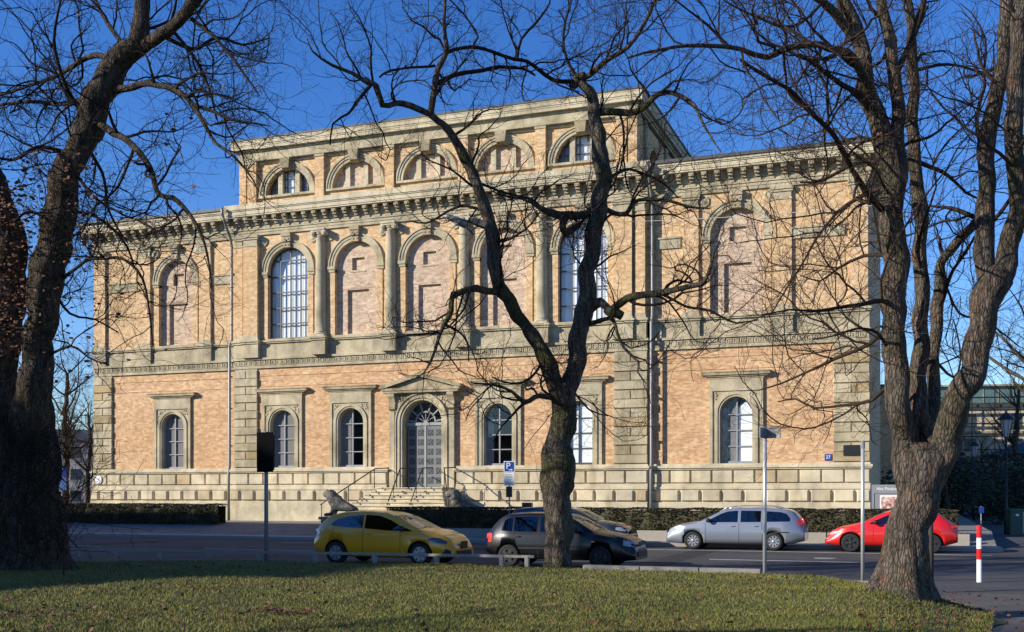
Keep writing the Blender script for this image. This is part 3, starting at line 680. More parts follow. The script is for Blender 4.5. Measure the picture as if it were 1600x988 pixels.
m = MB(); m.box(CX0-.32, CX1+.32, CP-.62, -.1, 17.051, 17.22); m.box(CX0-.2,CX1+.2,CP-.35,-.1,17.22,17.30); mb(m, 'blocking_course', M['stone_pale'])
# attic ----------------------------------------------------------------------
AX0, AX1, AY = 9.75, 31.55, -.12
def lun(c, r, zb=17.78, n=20): return [(c - r*math.cos(math.pi*i/n), zb + r*math.sin(math.pi*i/n)) for i in range(n+1)]
m = MB(); m.plate(rect(AX0, AX1, 17.2, 19.9), [lun(c, 1.36) for c in AC], AY+.12, AY+.5); mb(m, 'attic_wall', M['brick_up'])
m = MB(); m.box(AX0, AX0+.4, AY+.501, 112, 17.2, 19.9)
ny_ = 24
hol = [[(p[0], p[1]) for p in lun(4.0+4.5*i, 1.36)] for i in range(24)]
bmx = MB(); bmx.plate(rect(.501, 112, 17.2, 19.9), hol, 0, .35)
bmx.v = [(AX1-.12-p[1], p[0], p[2]) for p in bmx.v]; mb(bmx, 'attic_side_wall', M['brick_up'])
m.box(AX1-.6, AX1-.55, .6, 111, 17.2, 19.8); mb(m, 'attic_side_wall', M['brick_up'])
for i in range(25):
    m = MB(); yc = 1.75+4.5*i; m.box(AX1-.119, AX1, yc-.25, yc+.25, 17.2, 19.9); mb(m, 'attic_pilaster', M['stone_dark'])
bs = [(AC[i]+AC[i+1])/2 for i in range(4)]
pil = [(AX0, AX0+.42), (AX0+.5, AX0+1.05)] + [(b-.26, b+.26) for b in bs] + [(AX1-1.0, AX1-.5), (AX1-.42, AX1)]
for (a, b) in pil:
    m = MB(); m.box(a, b, AY-.10, AY+.121, 17.2, 19.5); mb(m, 'attic_pilaster', M['brick_up'])
m = MB()
edges = [AX0+1.05] + [e for b in bs for e in (b-.26, b+.26)] + [AX1-1.0]
for (a, b) in pil: m.box(a-.03, b+.03, AY-.14, AY+.12, 19.501, 19.62)
for i in range(5): m.box(edges[2*i]+.001, edges[2*i+1]-.001, AY+.02, AY+.12, 19.5, 19.63)
m.box(AX0-.05, AX1+.05, AY-.17, AY+.5, 19.62+.01, 19.78); m.box(AX0-.02, AX1+.02, AY-.13, AY+.5, 19.78, 19.98); m.box(AX0-.05,AX1+.05,AY-.13,112,19.98,20.1)
mb(m, 'attic_architrave', M['stone'])
m = MB()
for (z0,z1,p) in ((20.1,20.2,.14),(20.2,20.36,.36),(20.36,20.44,.38),(20.44,20.62,.41),(20.62,20.68,.43)): m.box(AX0-p*.85, AX1+p*.85, AY-p, 112, z0, z1)
mb(m, 'attic_cornice', M['stone_pale'])
m = MB(); m.box(AX0-.42, AX1+.42, AY-.46, 112, 20.682, 20.76)
m.add([(AX0-.4,AY-.4,20.76),(AX1+.4,AY-.4,20.76),(AX1+.4,112,20.76),(AX0-.4,112,20.76),(AX0+6,6,21.9),(AX1-6,6,21.9),(AX1-6,112,21.9),(AX0+6,112,21.9)], [(0,1,5,4),(1,2,6,5),(2,3,7,6),(3,0,4,7)])
for i in range(110): m.box(AX0+.2*i, AX0+.2*i+.05, AY-.43, AY-.1, 20.76, 20.80)
mb(m, 'attic_roof', M['roof'])
for i, c in enumerate(AC):
    m = MB(); n = 22; y = AY+.12
    def ar(ri, ro, pj): m.plate([(c-ro*math.cos(math.pi*i_/n), 17.78+ro*math.sin(math.pi*i_/n)) for i_ in range(n+1)]+[(c+ri*math.cos(math.pi*i_/n), 17.78+ri*math.sin(math.pi*i_/n)) for i_ in range(n+1)], [], y-pj, y+.02)
    ar(1.34,1.50,.06); ar(1.50,1.62,.10); ar(1.62,1.70,.14)
    mb(m, 'lunette_arch', M['stone'])
    m = MB(); m.add([(c-.22,y-.3,19.1),(c+.22,y-.3,19.1),(c+.30,y-.36,19.62),(c-.30,y-.36,19.62),(c-.22,y,19.0),(c+.22,y,19.0),(c+.30,y,19.62),(c-.30,y,19.62)], [(0,1,2,3),(4,5,6,7),(0,1,5,4),(1,2,6,5),(2,3,7,6),(3,0,4,7)])
    mb(m, 'keystone', M['stone_dark'])
    m = MB(); m.box(c-1.75, c+1.75, y-.14, y+.3, 17.66, 17.775); mb(m, 'sill', M['stone'])
    for s in (-1,1):
        m = MB(); x = c+s*.52; m.box(x-.13, x+.13, y+.10, y+.34, 17.776, 17.78+math.sqrt(1.36**2-.6**2)+.02); mb(m, 'mullion', M['stone_pale'])
    if i in (0, 4):
        wn = empty('lunette_window', (c-W_/2, y+.3, 17.78-.5)); wn.parent = mus
        m = MB(); m.sheet(lun(0, 1.36, 0), .03); m.build('pane', M['glass'], wn, True)
        m = MB()
        for x in (-1.0,-.7,-.2,.2,.7,1.0): m.box(x-.02,x+.02,0,.05,0,math.sqrt(1.36**2-x*x))
        for z in (.45,.9): m.box(-math.sqrt(1.36**2-z*z),math.sqrt(1.36**2-z*z),.002,.052,z-.02,z+.02)
        m.build('frame', M['frame_dark'], wn, True)
        m = MB(); m.box(-.38,.38,.10,.11,0,1.3); m.build('blind', M['curtain'], wn, True)
        m = MB(); m.plate(lun(0,1.4,-.02), [], .2, .22); m.build('backing', M['blind'], wn, True)
    else:
        m = MB(); m.plate(lun(c, 1.40), [], y+.26, y+.42); mb(m, 'niche', M['brick_pink'])
# drainpipes
for gx, y in ((CX0-.32, -.22), (CX1+.28, -.22)):
    m = MB(); m.tube([(gx,-1.12,17.1),(gx,-1.05,16.75),(gx,-.75,16.2),(gx,-.32,15.6),(gx,-.22,15.2),(gx,-.22,10.2),(gx,-.42,9.9),(gx,-.42,3.5),(gx,-.5,3.0),(gx,-.5,.5)], .075, 10, True)
    for z in (4.5,6.5,8.2,11,13): m.lathe([(.1,z),(.1,z+.06)], cx=gx, cy=-.3 if z < 9.5 else -.22, n=10)
    mb(m, 'drainpipe', M['pipe'])
# plaques
m = MB(); m.box(40.75, 41.45, -.20, -.14, 3.62, 4.08); mb(m, 'plaque', M['iron'], label='dark metal plaque on the right corner')
m = MB(); m.box(39.95, 40.25, -.05, -.0, 3.42, 3.70); hp = mb(m, 'house_number_plate', M['sign_blue'])
m = MB(); m.lathe([(.24,-.30),(.24,-.27)], cx=.42, cy=2.74, n=24, axis='y'); mb(m, 'round_plate', M['white'])
def text(s, size, loc, rot, mat, parent=None, name='lettering', ext=.003, align='CENTER'):
    cu = bpy.data.curves.new(name, 'FONT'); cu.body = s; cu.size = size; cu.extrude = ext; cu.align_x = align; cu.align_y = 'CENTER'
    t = bpy.data.objects.new(name, cu); C.objects.link(t)
    dg = bpy.context.evaluated_depsgraph_get(); dg.update(); me = bpy.data.meshes.new_from_object(t.evaluated_get(dg)); bpy.data.objects.remove(t)
    me.materials.clear(); me.materials.append(mat); o = bpy.data.objects.new(name, me); C.objects.link(o); o.location = loc; o.rotation_euler = rot
    if parent: o.parent = parent
    return o
text('27', .2, (40.1, -.055, 3.56), (R(90),0,0), M['white'], hp, 'number')

# handrails at the steps
def handrail(name, pts, posts, label):
    e = empty(name, pts[0], 0, label, 'handrail', 'iron handrails of the museum steps')
    o = Vector(pts[0]); m = MB(); m.tube([Vector(p)-o for p in pts], .03, 8, True); m.build('rail', M['iron'], e)
    for p in posts:
        q = Vector(p)-o; m = MB(); m.tube([q, q-Vector((0,0,p[3] if len(p)>3 else .9))], .022, 6, True); m.build('post', M['iron'], e)
def hr(xt, xb, label, yt=-1.0, yb=-4.6):
    pts = [(xt, CP-.35, 3.25), (xt, yt-.8, 3.2), (xb, yb, 1.45)]; posts = []
    for t in (.02,.5,.98):
        p = [pts[1][i]+(pts[2][i]-pts[1][i])*t for i in range(3)]; posts.append(tuple(p))
    m_ = []
    e = empty('handrail', pts[0], 0, label, 'handrail', 'iron handrails of the museum steps'); o = Vector(pts[0])
    m = MB(); m.tube([Vector(p)-o for p in pts], .03, 8, True); m.build('rail', M['iron'], e)
    for p in posts: m = MB(); q = Vector(p)-o; m.tube([q, q-Vector((0,0,.95))], .022, 6, True); m.build('post', M['iron'], e)
hr(18.75, 17.3, 'black handrail down the left edge of the museum steps')
hr(22.45, 23.9, 'black handrail down the right edge of the museum steps')
hr(20.1, 20.1, 'thin black handrail on the middle steps, left of the door centre', yb=-3.2)
hr(21.3, 21.3, 'thin black handrail on the middle steps, right of the door centre', yb=-3.2)

# lions
def lion(loc, rz, label):
    e = empty('lion_statue', loc, rz, label, 'statue', 'stone lions beside the museum steps')
    # lying lion, facing -x : skin skeleton
    V = [((.35,0,.50),.27),((.0,0,.52),.27),((-.38,0,.64),.32),((-.62,0,.92),.34),((-.74,0,1.16),.33),((-.98,0,1.14),.19),((-1.14,0,1.06),.12),
         ((-.5,.2,.35),.12),((-.62,.22,.12),.09),((-1.0,.22,.08),.085),((-.5,-.2,.35),.12),((-.62,-.22,.12),.09),((-1.0,-.22,.08),.085),
         ((.55,.2,.34),.19),((.3,.3,.12),.10),((.05,.3,.08),.085),((.55,-.2,.34),.19),((.3,-.3,.12),.10),((.05,-.3,.08),.085),
         ((.72,.1,.2),.05),((.8,.35,.1),.035),((.5,.5,.07),.035)]
    E = [(0,1),(1,2),(2,3),(3,4),(4,5),(5,6),(2,7),(7,8),(8,9),(2,10),(10,11),(11,12),(0,13),(13,14),(14,15),(0,16),(16,17),(17,18),(0,19),(19,20),(20,21)]
    me = bpy.data.meshes.new('body'); me.from_pydata([v for v,_ in V], E, []); o = bpy.data.objects.new('body', me); C.objects.link(o)
    md = o.modifiers.new('s','SKIN'); 
    for i,(v,r_) in enumerate(V): me.skin_vertices[0].data[i].radius = (r_, r_)
    me.skin_vertices[0].data[0].use_root = True
    o.modifiers.new('u','SUBSURF').levels = 2
    dg = bpy.context.evaluated_depsgraph_get(); dg.update(); nm = bpy.data.meshes.new_from_object(o.evaluated_get(dg)); nm.materials.clear(); nm.materials.append(M['lion_stone'])
    for p in nm.polygons: p.use_smooth = True
    for v in nm.vertices:                           # carved mane
        d = v.co - Vector((-.66,0,.95))
        if d.length < .62 and v.co.x > -.95: v.co += d.normalized()*.10*mn.noise(v.co*7)*(1+mn.noise(v.co*3))
        v.co += Vector((1,1,1))*.008*mn.noise(v.co*14)
    bpy.data.objects.remove(o); o = bpy.data.objects.new('body', nm); C.objects.link(o); o.parent = e; o.location = (0,0,.75)
    m = MB()
    for s in (-1,1): m.lathe([(.02,.0),(.06,.04),(.05,.10),(.01,.15)], cx=-.68, cy=s*.16, n=10)
    h = m.build('ear', M['lion_stone'], e); h.location = (0,0,.75+1.22)
    m = MB(); m.box(-1.2,1.0,-.45,.45,0,.10); m.box(-1.1,.9,-.38,.38,.10,.60); m.box(-1.2,1.0,-.45,.45,.60,.74); m.build('pedestal', M['stone_dark'], e, True)
    e.scale = (.92,.92,.92)
lion((G(538,-5.4).x, -5.4, .22), R(8), 'grey stone lion lying left of the museum steps')
lion((G(732,-5.4).x, -5.4, .22), R(38), 'grey stone lion lying right of the museum steps')

# ---------------------------------------------------------------- hedges
def hedge(x0, x1, y0, y1, z0, z1, label, seed, dens=1500, core=True):
    rr = random.Random(seed); cx = (x0+x1)/2; e = empty('hedge', (cx,(y0+y1)/2,z0), 0, label, 'hedge')
    m = MB(); off = Vector((cx,(y0+y1)/2,z0)); n = int((x1-x0)*dens)
    for i in range(n):
        f = rr.random()
        x = rr.uniform(x0,x1); y = rr.uniform(y0,y1) if f < .35 else y0 + abs(rr.gauss(0,.10)); z = (z1 - abs(rr.gauss(0,.05))) if f < .35 else rr.uniform(z0+.04, z1)
        bump = .07*mn.noise(Vector((x*1.3, z*1.5, seed)))
        if f > .35 and mn.noise(Vector((x*2.2, z*3.0, seed+3))) < -.22 and rr.random() < .8: continue
        p = Vector((x,y+bump,z+bump*.7)) - off; s = rr.uniform(.028,.06)
        q = Matrix.Rotation(rr.uniform(0,6.28),3,'Z') @ Matrix.Rotation(rr.uniform(0,3.1),3,'X')
        m.add([p + q @ Vector(t)*s for t in ((-1,0,0),(0,-.5,.1),(1,0,0),(0,.5,.1))], [(0,1,2,3)])
    nxx = int((x1-x0)/.16)
    def hp_(x, y, z): f = .05*mn.noise(Vector((x*2.5,y*3,z*3))); return Vector((x, y+f, z+f))-off
    for i in range(nxx if core else 0):
        xa_, xb_ = x0+.1+(x1-x0-.2)*i/nxx, x0+.1+(x1-x0-.2)*(i+1)/nxx; prf = [(y0+.13,z0+.05),(y0+.11,(z0+z1)/2),(y0+.14,z1-.13),((y0+y1)/2,z1-.10),(y1-.14,z1-.13),(y1-.12,z0+.05)]
        for (ya_,za_),(yb_,zb_) in zip(prf, prf[1:]): m.add([hp_(xa_,ya_,za_),hp_(xb_,ya_,za_),hp_(xb_,yb_,zb_),hp_(xa_,yb_,zb_)], [(0,1,2,3)])
    m.build('foliage', M['leaf_green'], e)
    m = MB(); nn = int((x1-x0)*26)
    for i in range(nn):
        x = rr.uniform(x0+.05,x1-.05); y = rr.uniform(y0+.08,y1-.08)
        pts = [Vector((x,y,z0-.08))]
        for k in range(5): pts.append(pts[-1]+Vector((rr.gauss(0,.06),rr.gauss(0,.06)-.01,(z1-z0)/5.2)))
        m.tube([p-off for p in pts], [.012,.01,.008,.006,.005,.003], 4)
    m.build('stems', M['twig'], e)
hedge(G(612,-7.2).x, G(1497,-7.2).x, -7.75, -6.85, .45, 1.40, 'long clipped brown green hedge on a low wall behind the parked cars', 3)
hedge(G(112,-5.2).x, G(350,-5.2).x, -5.7, -4.8, .45, 1.47, 'dark thin hedge in front of the left end of the museum', 4, 1500, True)

# ---------------------------------------------------------------- cars
def interp(pts, x):
    if x <= pts[0][0]: return pts[0][1]
    for (a,b),(c,d) in zip(pts, pts[1:]):
        if x <= c: return b + (d-b)*(x-a)/(c-a)
    return pts[-1][1]
def smoothf(pts, w_=.07):
    return lambda x: (interp(pts,x-w_)+2*interp(pts,x)+interp(pts,x+w_)+interp(pts,x-w_/2)+interp(pts,x+w_/2))/6
def car(name, label, loc, rz, S, paintm):
    L, Wd = S['L'], S['W']/2; e = empty(name, loc, rz, label, 'car', S.get('group'))
    top = smoothf(S['top']); belt = smoothf(S['belt'], .15); sill = interp
    def hw(x):
        t = min(x, L-x)/.75; t = max(0, min(1, t)); return Wd*(.80 + .20*math.sin(t*math.pi/2)) - .03*(1-t)
    def sec(x):
        zt = top(x); zb = min(belt(x), zt-.015); h = hw(x); zs = interp(S['sill'], x); tm = .36
        yr = h-.05 - tm*max(0, zt-zb-.05)
        sh = max(zb+.005, zt-.055)
        return [(0,zs),(h-.16,zs),(h-.05,zs+min(.05,.1*(zb-zs))),(h-.012,zs+min(.18,.33*(zb-zs))),(h,(zs+zb)/2),(h-.012,zb-min(.12,.3*(zb-zs))),(h-.04,zb-min(.03,.1*(zb-zs))),(h-.055,zb),(yr+.01,sh),(yr-.03,zt-.018 if zt-zb > .08 else sh+.006),(yr-.14,zt-.002),(yr*.45,zt+.012),(0,zt+.018)]
    def yat(x, z):
        s = sec(x)
        for (a,b),(c,d) in zip(s[2:], s[3:]):
            if b <= z <= d and d > b: return a + (c-a)*(z-b)/(d-b)
        return s[-4][0]
    n = 64; m = MB(); ring = None
    for i in range(n+1):
        x = L*i/n; x = max(.001, min(L-.001, x)); s = sec(x); k = len(s)
        pts = [(x, y, z) for y, z in s] + [(x, -y, z) for y, z in reversed(s[1:-1])]
        m.v += pts; q = len(pts)
    for i in range(n):
        for j in range(q): m.f.append([i*q+j, i*q+(j+1)%q, (i+1)*q+(j+1)%q, (i+1)*q+j]); m.sm.append(True)
    m.f.append(list(range(q))[::-1]); m.f.append([n*q+j for j in range(q)]); m.sm += [False, False]
    body = m.build('body', paintm, e, 2)
    rw = S.get('rw', .31)
    bpy.context.view_layer.update()
    cm = MB()
    for wx in S['wheels']:
        for s in (-1,1):
            a, b = sorted((s*(Wd+.2), s*(Wd-.30))); cm.lathe([(rw+.055,a),(rw+.055,b)], cx=wx, cy=rw, n=32, axis='y', smooth=False)
    cut = cm.build('cutter', M['trim'], e, True)
    bpy.context.view_layer.update()
    md = body.modifiers.new('b','BOOLEAN'); md.object = cut; md.operation = 'DIFFERENCE'; md.solver = 'EXACT'; md.material_mode = 'TRANSFER'
    dg = bpy.context.evaluated_depsgraph_get(); dg.update(); nm = bpy.data.meshes.new_from_object(body.evaluated_get(dg)); body.modifiers.clear(); body.data = nm
    bpy.data.objects.remove(cut)
    def patch(cols, nm_, mat, off=.007, sides=(1,-1), sub=6, parent=None):
        m = MB()
        for s in sides:
            b = len(m.v)
            xs = []
            for (c0, c1) in zip(cols, cols[1:]):
                kk = max(1, int(abs(c1[0]-c0[0])/.06))
                for t in range(kk): u = t/kk; xs.append(tuple(c0[w1]+(c1[w1]-c0[w1])*u for w1 in range(3)))
            xs.append(cols[-1])
            for (x, a, c) in xs:
                for t in range(sub+1): z = a+(c-a)*t/sub; m.v.append((x, s*(yat(x,z)+off), z))
            for i in range(len(xs)-1):
                for t in range(sub): o_ = b+i*(sub+1)+t; m.f.append([o_,o_+1,o_+sub+2,o_+sub+1]); m.sm.append(True)
        return m.build(nm_, mat, parent or e)
    def patches(cols, nm_, mat, **k):
        for s in (1,-1): patch(cols, nm_, mat, sides=(s,), **k)
    def topglass(xa, xb, nm_, fr=.93, mat=M['carglass'], lo=.10):
        m = MB(); nx_, ny_ = 14, 10
        for i in range(nx_+1):
            x = xa+(xb-xa)*i/nx_; s = sec(x); yr = s[9][0]*fr
            for j in range(-ny_, ny_+1):
                y = yr*j/ny_; a = abs(y); z = None
                for (c,d),(g,h) in zip(s[8:], s[9:]):
                    if g <= a <= c and c > g: z = h+(d-h)*(a-g)/(c-g)
                if z is None: z = s[-1][1]
                # normal offset
                dz = (top(x+.02)-top(x-.02))/.04; nn = Vector((-dz,0,1)).normalized()*.008
                m.v.append((x+nn.x, y, z+nn.z))
        w1 = 2*ny_+1
        for i in range(nx_):
            for j in range(w1-1): o_ = i*w1+j; m.f.append([o_,o_+1,o_+w1+1,o_+w1]); m.sm.append(True)
        m.build(nm_, mat, e)
    for wcols in S['windows']: patches(wcols, 'side_window', M['carglass'])
    topglass(*S['ws'], 'windscreen'); topglass(*S['rs'], 'rear_window')
    for nm_, mt, cols in S['patches']: patches(cols, nm_, M[mt], off=.010)
    # end pieces: plates, grille
    for (nm_, mt, end, y, z, wy, wz) in S['ends']:
        m = MB(); xx = L+.004 if end > 0 else -.004; m.box(min(xx,xx+end*.02), max(xx,xx+end*.02), y-wy/2, y+wy/2, z-wz/2, z+wz/2); m.build(nm_, M[mt], e, True)
    # door gaps and handles
    for (x, za, zb_) in S['gaps']: patches([(x-.006,za,zb_),(x+.006,za,zb_)], 'door_gap', M['trim'], off=.004)
    for (x, z) in S['handles']:
        for s in (1,-1):
            m = MB(); y = s*(yat(x,z)+.02); m.tube([(x-.09,y-s*.015,z),(x-.06,y,z),(x+.06,y,z),(x+.09,y-s*.015,z)], .014, 6, True); m.build('door_handle', M[S.get('hm','trim')], e)
    mx_, mz = S['mirror']
    for s in (1,-1):
        m = MB(); y = s*(yat(mx_, mz)+.02); pts=[Vector((mx_,y,mz-.02)),Vector((mx_+.02,y+s*.08,mz+.03)),Vector((mx_+.03,y+s*.16,mz+.03)),Vector((mx_+.03,y+s*.2,mz+.03))]
        m.tube(pts, [.03,.075,.08,.03], 10, True); m.build('mirror', M['trim'], e)
    # seats seen through the glass
    m = MB()
    for sx in S['seats']:
        for s in (-1,1):
            m.box(sx-.1,sx+.06,s*.36-.23,s*.36+.23,.5,S['H']-.42); m.box(sx-.08,sx+.02,s*.36-.12,s*.36+.12,S['H']-.42,S['H']-.24)
    m.build('seats', M['trim'], e, True)
    for wx in S['wheels']:
        for s in (-1,1):
            wh = bpy.data.objects.new('wheel', None); C.objects.link(wh); wh.parent = e; wh.location = (wx, s*(Wd-.115), rw)
            m = MB(); w2 = .10; m.lathe([(rw*.66,-w2),(rw*.80,-w2-.008),(rw*.95,-w2+.005),(rw,-w2+.035),(rw,w2-.035),(rw*.95,w2-.005),(rw*.8,w2+.008),(rw*.66,w2)], n=36, axis='y', cap=False)
            m.build('tyre', M['rubber'], wh, True)
            m = MB(); yo = s*w2; r1 = rw*.66
            m.lathe([(r1,yo*.9),(r1*.92,yo*.95),(r1*.88,yo*.45),(r1*.02,yo*.45)], n=32, axis='y', smooth=False, cap=False)
            m.build('rim', M['steelwheel'], wh, True)
            m = MB(); ns = S['spokes']
            for k in range(ns):
                a = 2*math.pi*k/ns; d = Vector((math.cos(a),0,math.sin(a))); pz = Vector((-math.sin(a),0,math.cos(a))); wa, wb = S['spw']
                v0 = [d*.04+pz*wa, d*.04-pz*wa, d*r1*.94-pz*wb, d*r1*.94+pz*wb]
                m.add([p+Vector((0,yo*.88,0)) for p in v0]+[p+Vector((0,yo*.6,0)) for p in v0], [(0,1,2,3),(4,5,6,7),(0,1,5,4),(1,2,6,5),(2,3,7,6),(3,0,4,7)])
            m.lathe([(r1*.26,yo*.6),(r1*.26,yo*.9),(r1*.12,yo*.97)], n=16, axis='y')
            n=28; m.add([(r_*math.cos(2*math.pi*i/n),yo*.93,r_*math.sin(2*math.pi*i/n)) for r_ in (r1*.88,r1*1.0) for i in range(n)], [(i,(i+1)%n,n+(i+1)%n,n+i) for i in range(n)])
            m.build('hubcap', M[S['rim']], wh, True)
    for ex in S.get('extra', ()): ex(e, yat, top, patch)
    return e
def roofrails(e, yat, top, patch):
    for s in (1,-1):
        m = MB(); y = s*.56
        m.tube([(x, y, top(x)+(.065 if 0 < i < 8 else .0)) for i, x in enumerate([.75+.27*k for k in range(9)])], .017, 6, True); m.build('roof_rail', M['alloy'], e)
# x runs from the tail (0) to the nose (L)
HATCH_Y = dict(L=4.31, W=1.77, H=1.46, group='cars parked along the street',
    top=[(0,.62),(.03,.98),(.18,1.10),(.55,1.36),(.95,1.45),(1.7,1.475),(2.25,1.44),(2.6,1.32),(3.3,.99),(3.6,.95),(4.0,.83),(4.2,.70),(4.29,.58),(4.31,.40)],
    belt=[(0,.62),(.15,.95),(.6,1.03),(1.3,1.0),(2.2,.93),(3.2,.90),(3.6,.86),(4.0,.75),(4.31,.40)],
    sill=[(0,.34),(.4,.22),(3.7,.20),(4.31,.24)], wheels=(.80,3.38), rw=.315, ws=(2.50,3.26), rs=(.20,.60),
    windows=[[(.62,1.08,1.12),(.8,1.055,1.24),(1.1,1.03,1.32),(1.62,1.01,1.37)],[(1.68,1.005,1.375),(2.1,.97,1.35),(2.45,.95,1.24),(2.76,.94,1.08)],[(2.82,.94,1.05),(2.98,.935,1.01),(3.14,.935,.95)]],
    patches=[('headlight','headdark',[(3.62,.68,.72),(3.75,.645,.78),(3.95,.62,.76),(4.12,.60,.68)]),('tail_light','tail',[(.02,.78,.96),(.12,.76,.98),(.24,.82,.95)]),('lower_intake','trim',[(3.98,.27,.32),(4.1,.27,.48),(4.24,.28,.42)])],
    ends=[('grille','trim',1,0,.56,.42,.20),('intake','trim',1,0,.34,1.0,.14),('number_plate','white',-1,0,.72,.5,.11)],
    gaps=[(1.65,.30,.98),(2.80,.26,.92),(.62+.1,.75,1.0)], handles=[(1.86,.86)], hm='yellow', mirror=(2.85,.98), seats=(1.3,2.0), spokes=7, spw=(.045,.05), rim='alloy')
HATCH_B = dict(L=4.15, W=1.73, H=1.44, group='cars parked along the street',
    top=[(0,.55),(.02,.86),(.10,.98),(.28,1.18),(.48,1.36),(.62,1.41),(1.2,1.445),(1.9,1.44),(2.3,1.38),(2.5,1.28),(3.05,.97),(3.2,.935),(3.75,.85),(3.98,.77),(4.10,.66),(4.15,.42)],
    belt=[(0,.55),(.1,.88),(.5,.93),(2,.915),(3.1,.90),(3.7,.80),(4.15,.42)],
    sill=[(0,.36),(.3,.24),(3.7,.20),(4.15,.24)], wheels=(.72,3.24), rw=.30, ws=(2.44,3.02), rs=(.12,.44),
    windows=[[(.50,.97,1.02),(.58,.965,1.25),(.72,.96,1.31),(.80,.96,1.325)],[(.86,.96,1.33),(1.5,.95,1.345)],[(1.60,.95,1.345),(2.0,.945,1.34),(2.28,.94,1.28),(2.5,.94,1.16),(2.78,.935,.99)]],
    patches=[('headlight','headlight',[(3.84,.62,.77),(3.95,.60,.76),(4.08,.58,.70)]),('tail_light','tail',[(.01,.68,.88),(.08,.66,.92),(.2,.66,.88)]),('side_indicator','amber',[(3.02,.70,.725),(3.12,.70,.725)]),('side_moulding','trim',[(1.0,.50,.54),(2.8,.50,.54)])],
    ends=[('grille','trim',1,0,.66,.7,.10),('number_plate','white',-1,0,.62,.5,.11),('intake','trim',1,0,.38,.9,.12)],
    gaps=[(.83,.72,.93),(1.55,.28,.93),(2.72,.26,.92)], handles=[(.98,.82),(1.78,.82)], mirror=(2.62,.97), seats=(1.25,1.95), spokes=5, spw=(.06,.05), rim='steelwheel')
ESTATE = dict(L=4.80, W=1.81, H=1.48, group='cars parked along the street',
    top=[(0,.60),(.02,.92),(.12,1.05),(.42,1.36),(.6,1.42),(1.4,1.475),(2.3,1.47),(2.75,1.40),(3.05,1.26),(3.6,.985),(3.85,.955),(4.35,.87),(4.62,.76),(4.76,.62),(4.80,.42)],
    belt=[(0,.60),(.15,.93),(.6,.97),(2,.95),(3.4,.93),(4.2,.84),(4.6,.70),(4.80,.42)],
    sill=[(0,.34),(.4,.24),(4.2,.20),(4.80,.24)], wheels=(1.02,3.80), rw=.315, ws=(2.92,3.62), rs=(.16,.40),
    windows=[[(.48,1.01,1.12),(.6,1.005,1.27),(.8,1.0,1.33),(1.38,.99,1.36)],[(1.46,.985,1.365),(2.15,.975,1.37)],[(2.25,.975,1.37),(2.6,.97,1.34),(2.85,.965,1.25),(3.32,.96,1.00)]],
    patches=[('headlight','headlight',[(4.35,.66,.74),(4.5,.62,.76),(4.68,.60,.72)]),('tail_light','tail',[(.03,.80,1.06),(.12,.82,1.14),(.24,.92,1.10)]),('side_moulding','trim',[(.5,.62,.655),(1.0,.62,.655)])],
    ends=[('grille','trim',1,0,.60,.8,.14),('number_plate','white',-1,0,.72,.5,.11),('intake','trim',1,0,.36,1.1,.14)],
    gaps=[(1.42,.72,.97),(2.2,.28,.96),(3.36,.26,.94)], handles=[(1.62,.84),(2.42,.83)], hm='silver', mirror=(3.22,1.0), seats=(1.75,2.55), spokes=9, spw=(.028,.032), rim='alloy', extra=(roofrails,))
HATCH_R = dict(L=4.17, W=1.73, H=1.44, group='cars parked along the street',
    top=[(0,.60),(.03,.90),(.22,1.02),(.62,1.33),(.85,1.40),(1.5,1.44),(1.95,1.42),(2.35,1.30),(3.0,.99),(3.15,.95),(3.7,.83),(4.0,.68),(4.14,.52),(4.17,.38)],
    belt=[(0,.60),(.15,.90),(.6,.97),(1.8,.93),(3.0,.90),(3.6,.78),(4.17,.38)],
    sill=[(0,.36),(.4,.24),(3.7,.20),(4.17,.24)], wheels=(.80,3.34), rw=.31, ws=(2.26,2.96), rs=(.24,.62),
    windows=[[(.72,1.02,1.06),(.95,1.0,1.25),(1.25,.985,1.31)],[(1.32,.98,1.32),(1.9,.96,1.32),(2.2,.95,1.23),(2.72,.94,.99)]],
    patches=[('headlight','headlight',[(3.70,.64,.68),(3.85,.60,.70),(4.03,.57,.64)]),('tail_light','tail',[(.02,.76,.92),(.12,.78,.95),(.22,.84,.92)]),('side_indicator','amber',[(3.02,.62,.64),(3.10,.62,.64)])],
    ends=[('grille','trim',1,0,.52,.3,.24),('intake','trim',1,0,.34,1.1,.14),('number_plate','white',-1,0,.72,.5,.11)],
    gaps=[(1.28,.30,.96),(2.62,.26,.92)], handles=[(1.46,.84)], hm='alloy', mirror=(2.52,.98), seats=(1.15,1.85), spokes=5, spw=(.055,.06), rim='steelwheel')
DARKC = dict(ESTATE, rim='alloy', hm='darkp', extra=())
xy = G(487, -23.1).x - .06
car('parked_car', 'yellow hatchback parked with its front wheel beside the low rail', (xy, -22.2, 0), 0, HATCH_Y, M['yellow'])
xb = G(750, -22.7).x + .05
car('parked_car', 'black hatchback with an orange tail light parked behind the forked tree trunk', (xb, -21.75, 0), 0, HATCH_B, M['blackp'])
xs = G(1040, -11.5).x
car('parked_car', 'silver estate car with roof rails parked in front of the long hedge', (xs+4.80, -10.75, 0), math.pi, ESTATE, M['silver'])
xr_ = G(1290, -11.3).x
car('parked_car', 'red hatchback parked behind the right tree trunk', (xr_+4.17, -10.65, 0), math.pi, HATCH_R, M['redp'])
xd = G(992, -11.3).x
car('parked_car', 'dark estate car half hidden behind the black hatchback', (xd-4.95, -10.9, 0), 0, DARKC, M['darkp'])

# ---------------------------------------------------------------- street furniture
def pole(parent, pts, r, mat, name='pole', n=10):
    m = MB(); m.tube(pts, r, n, True); return m.build(name, mat, parent)
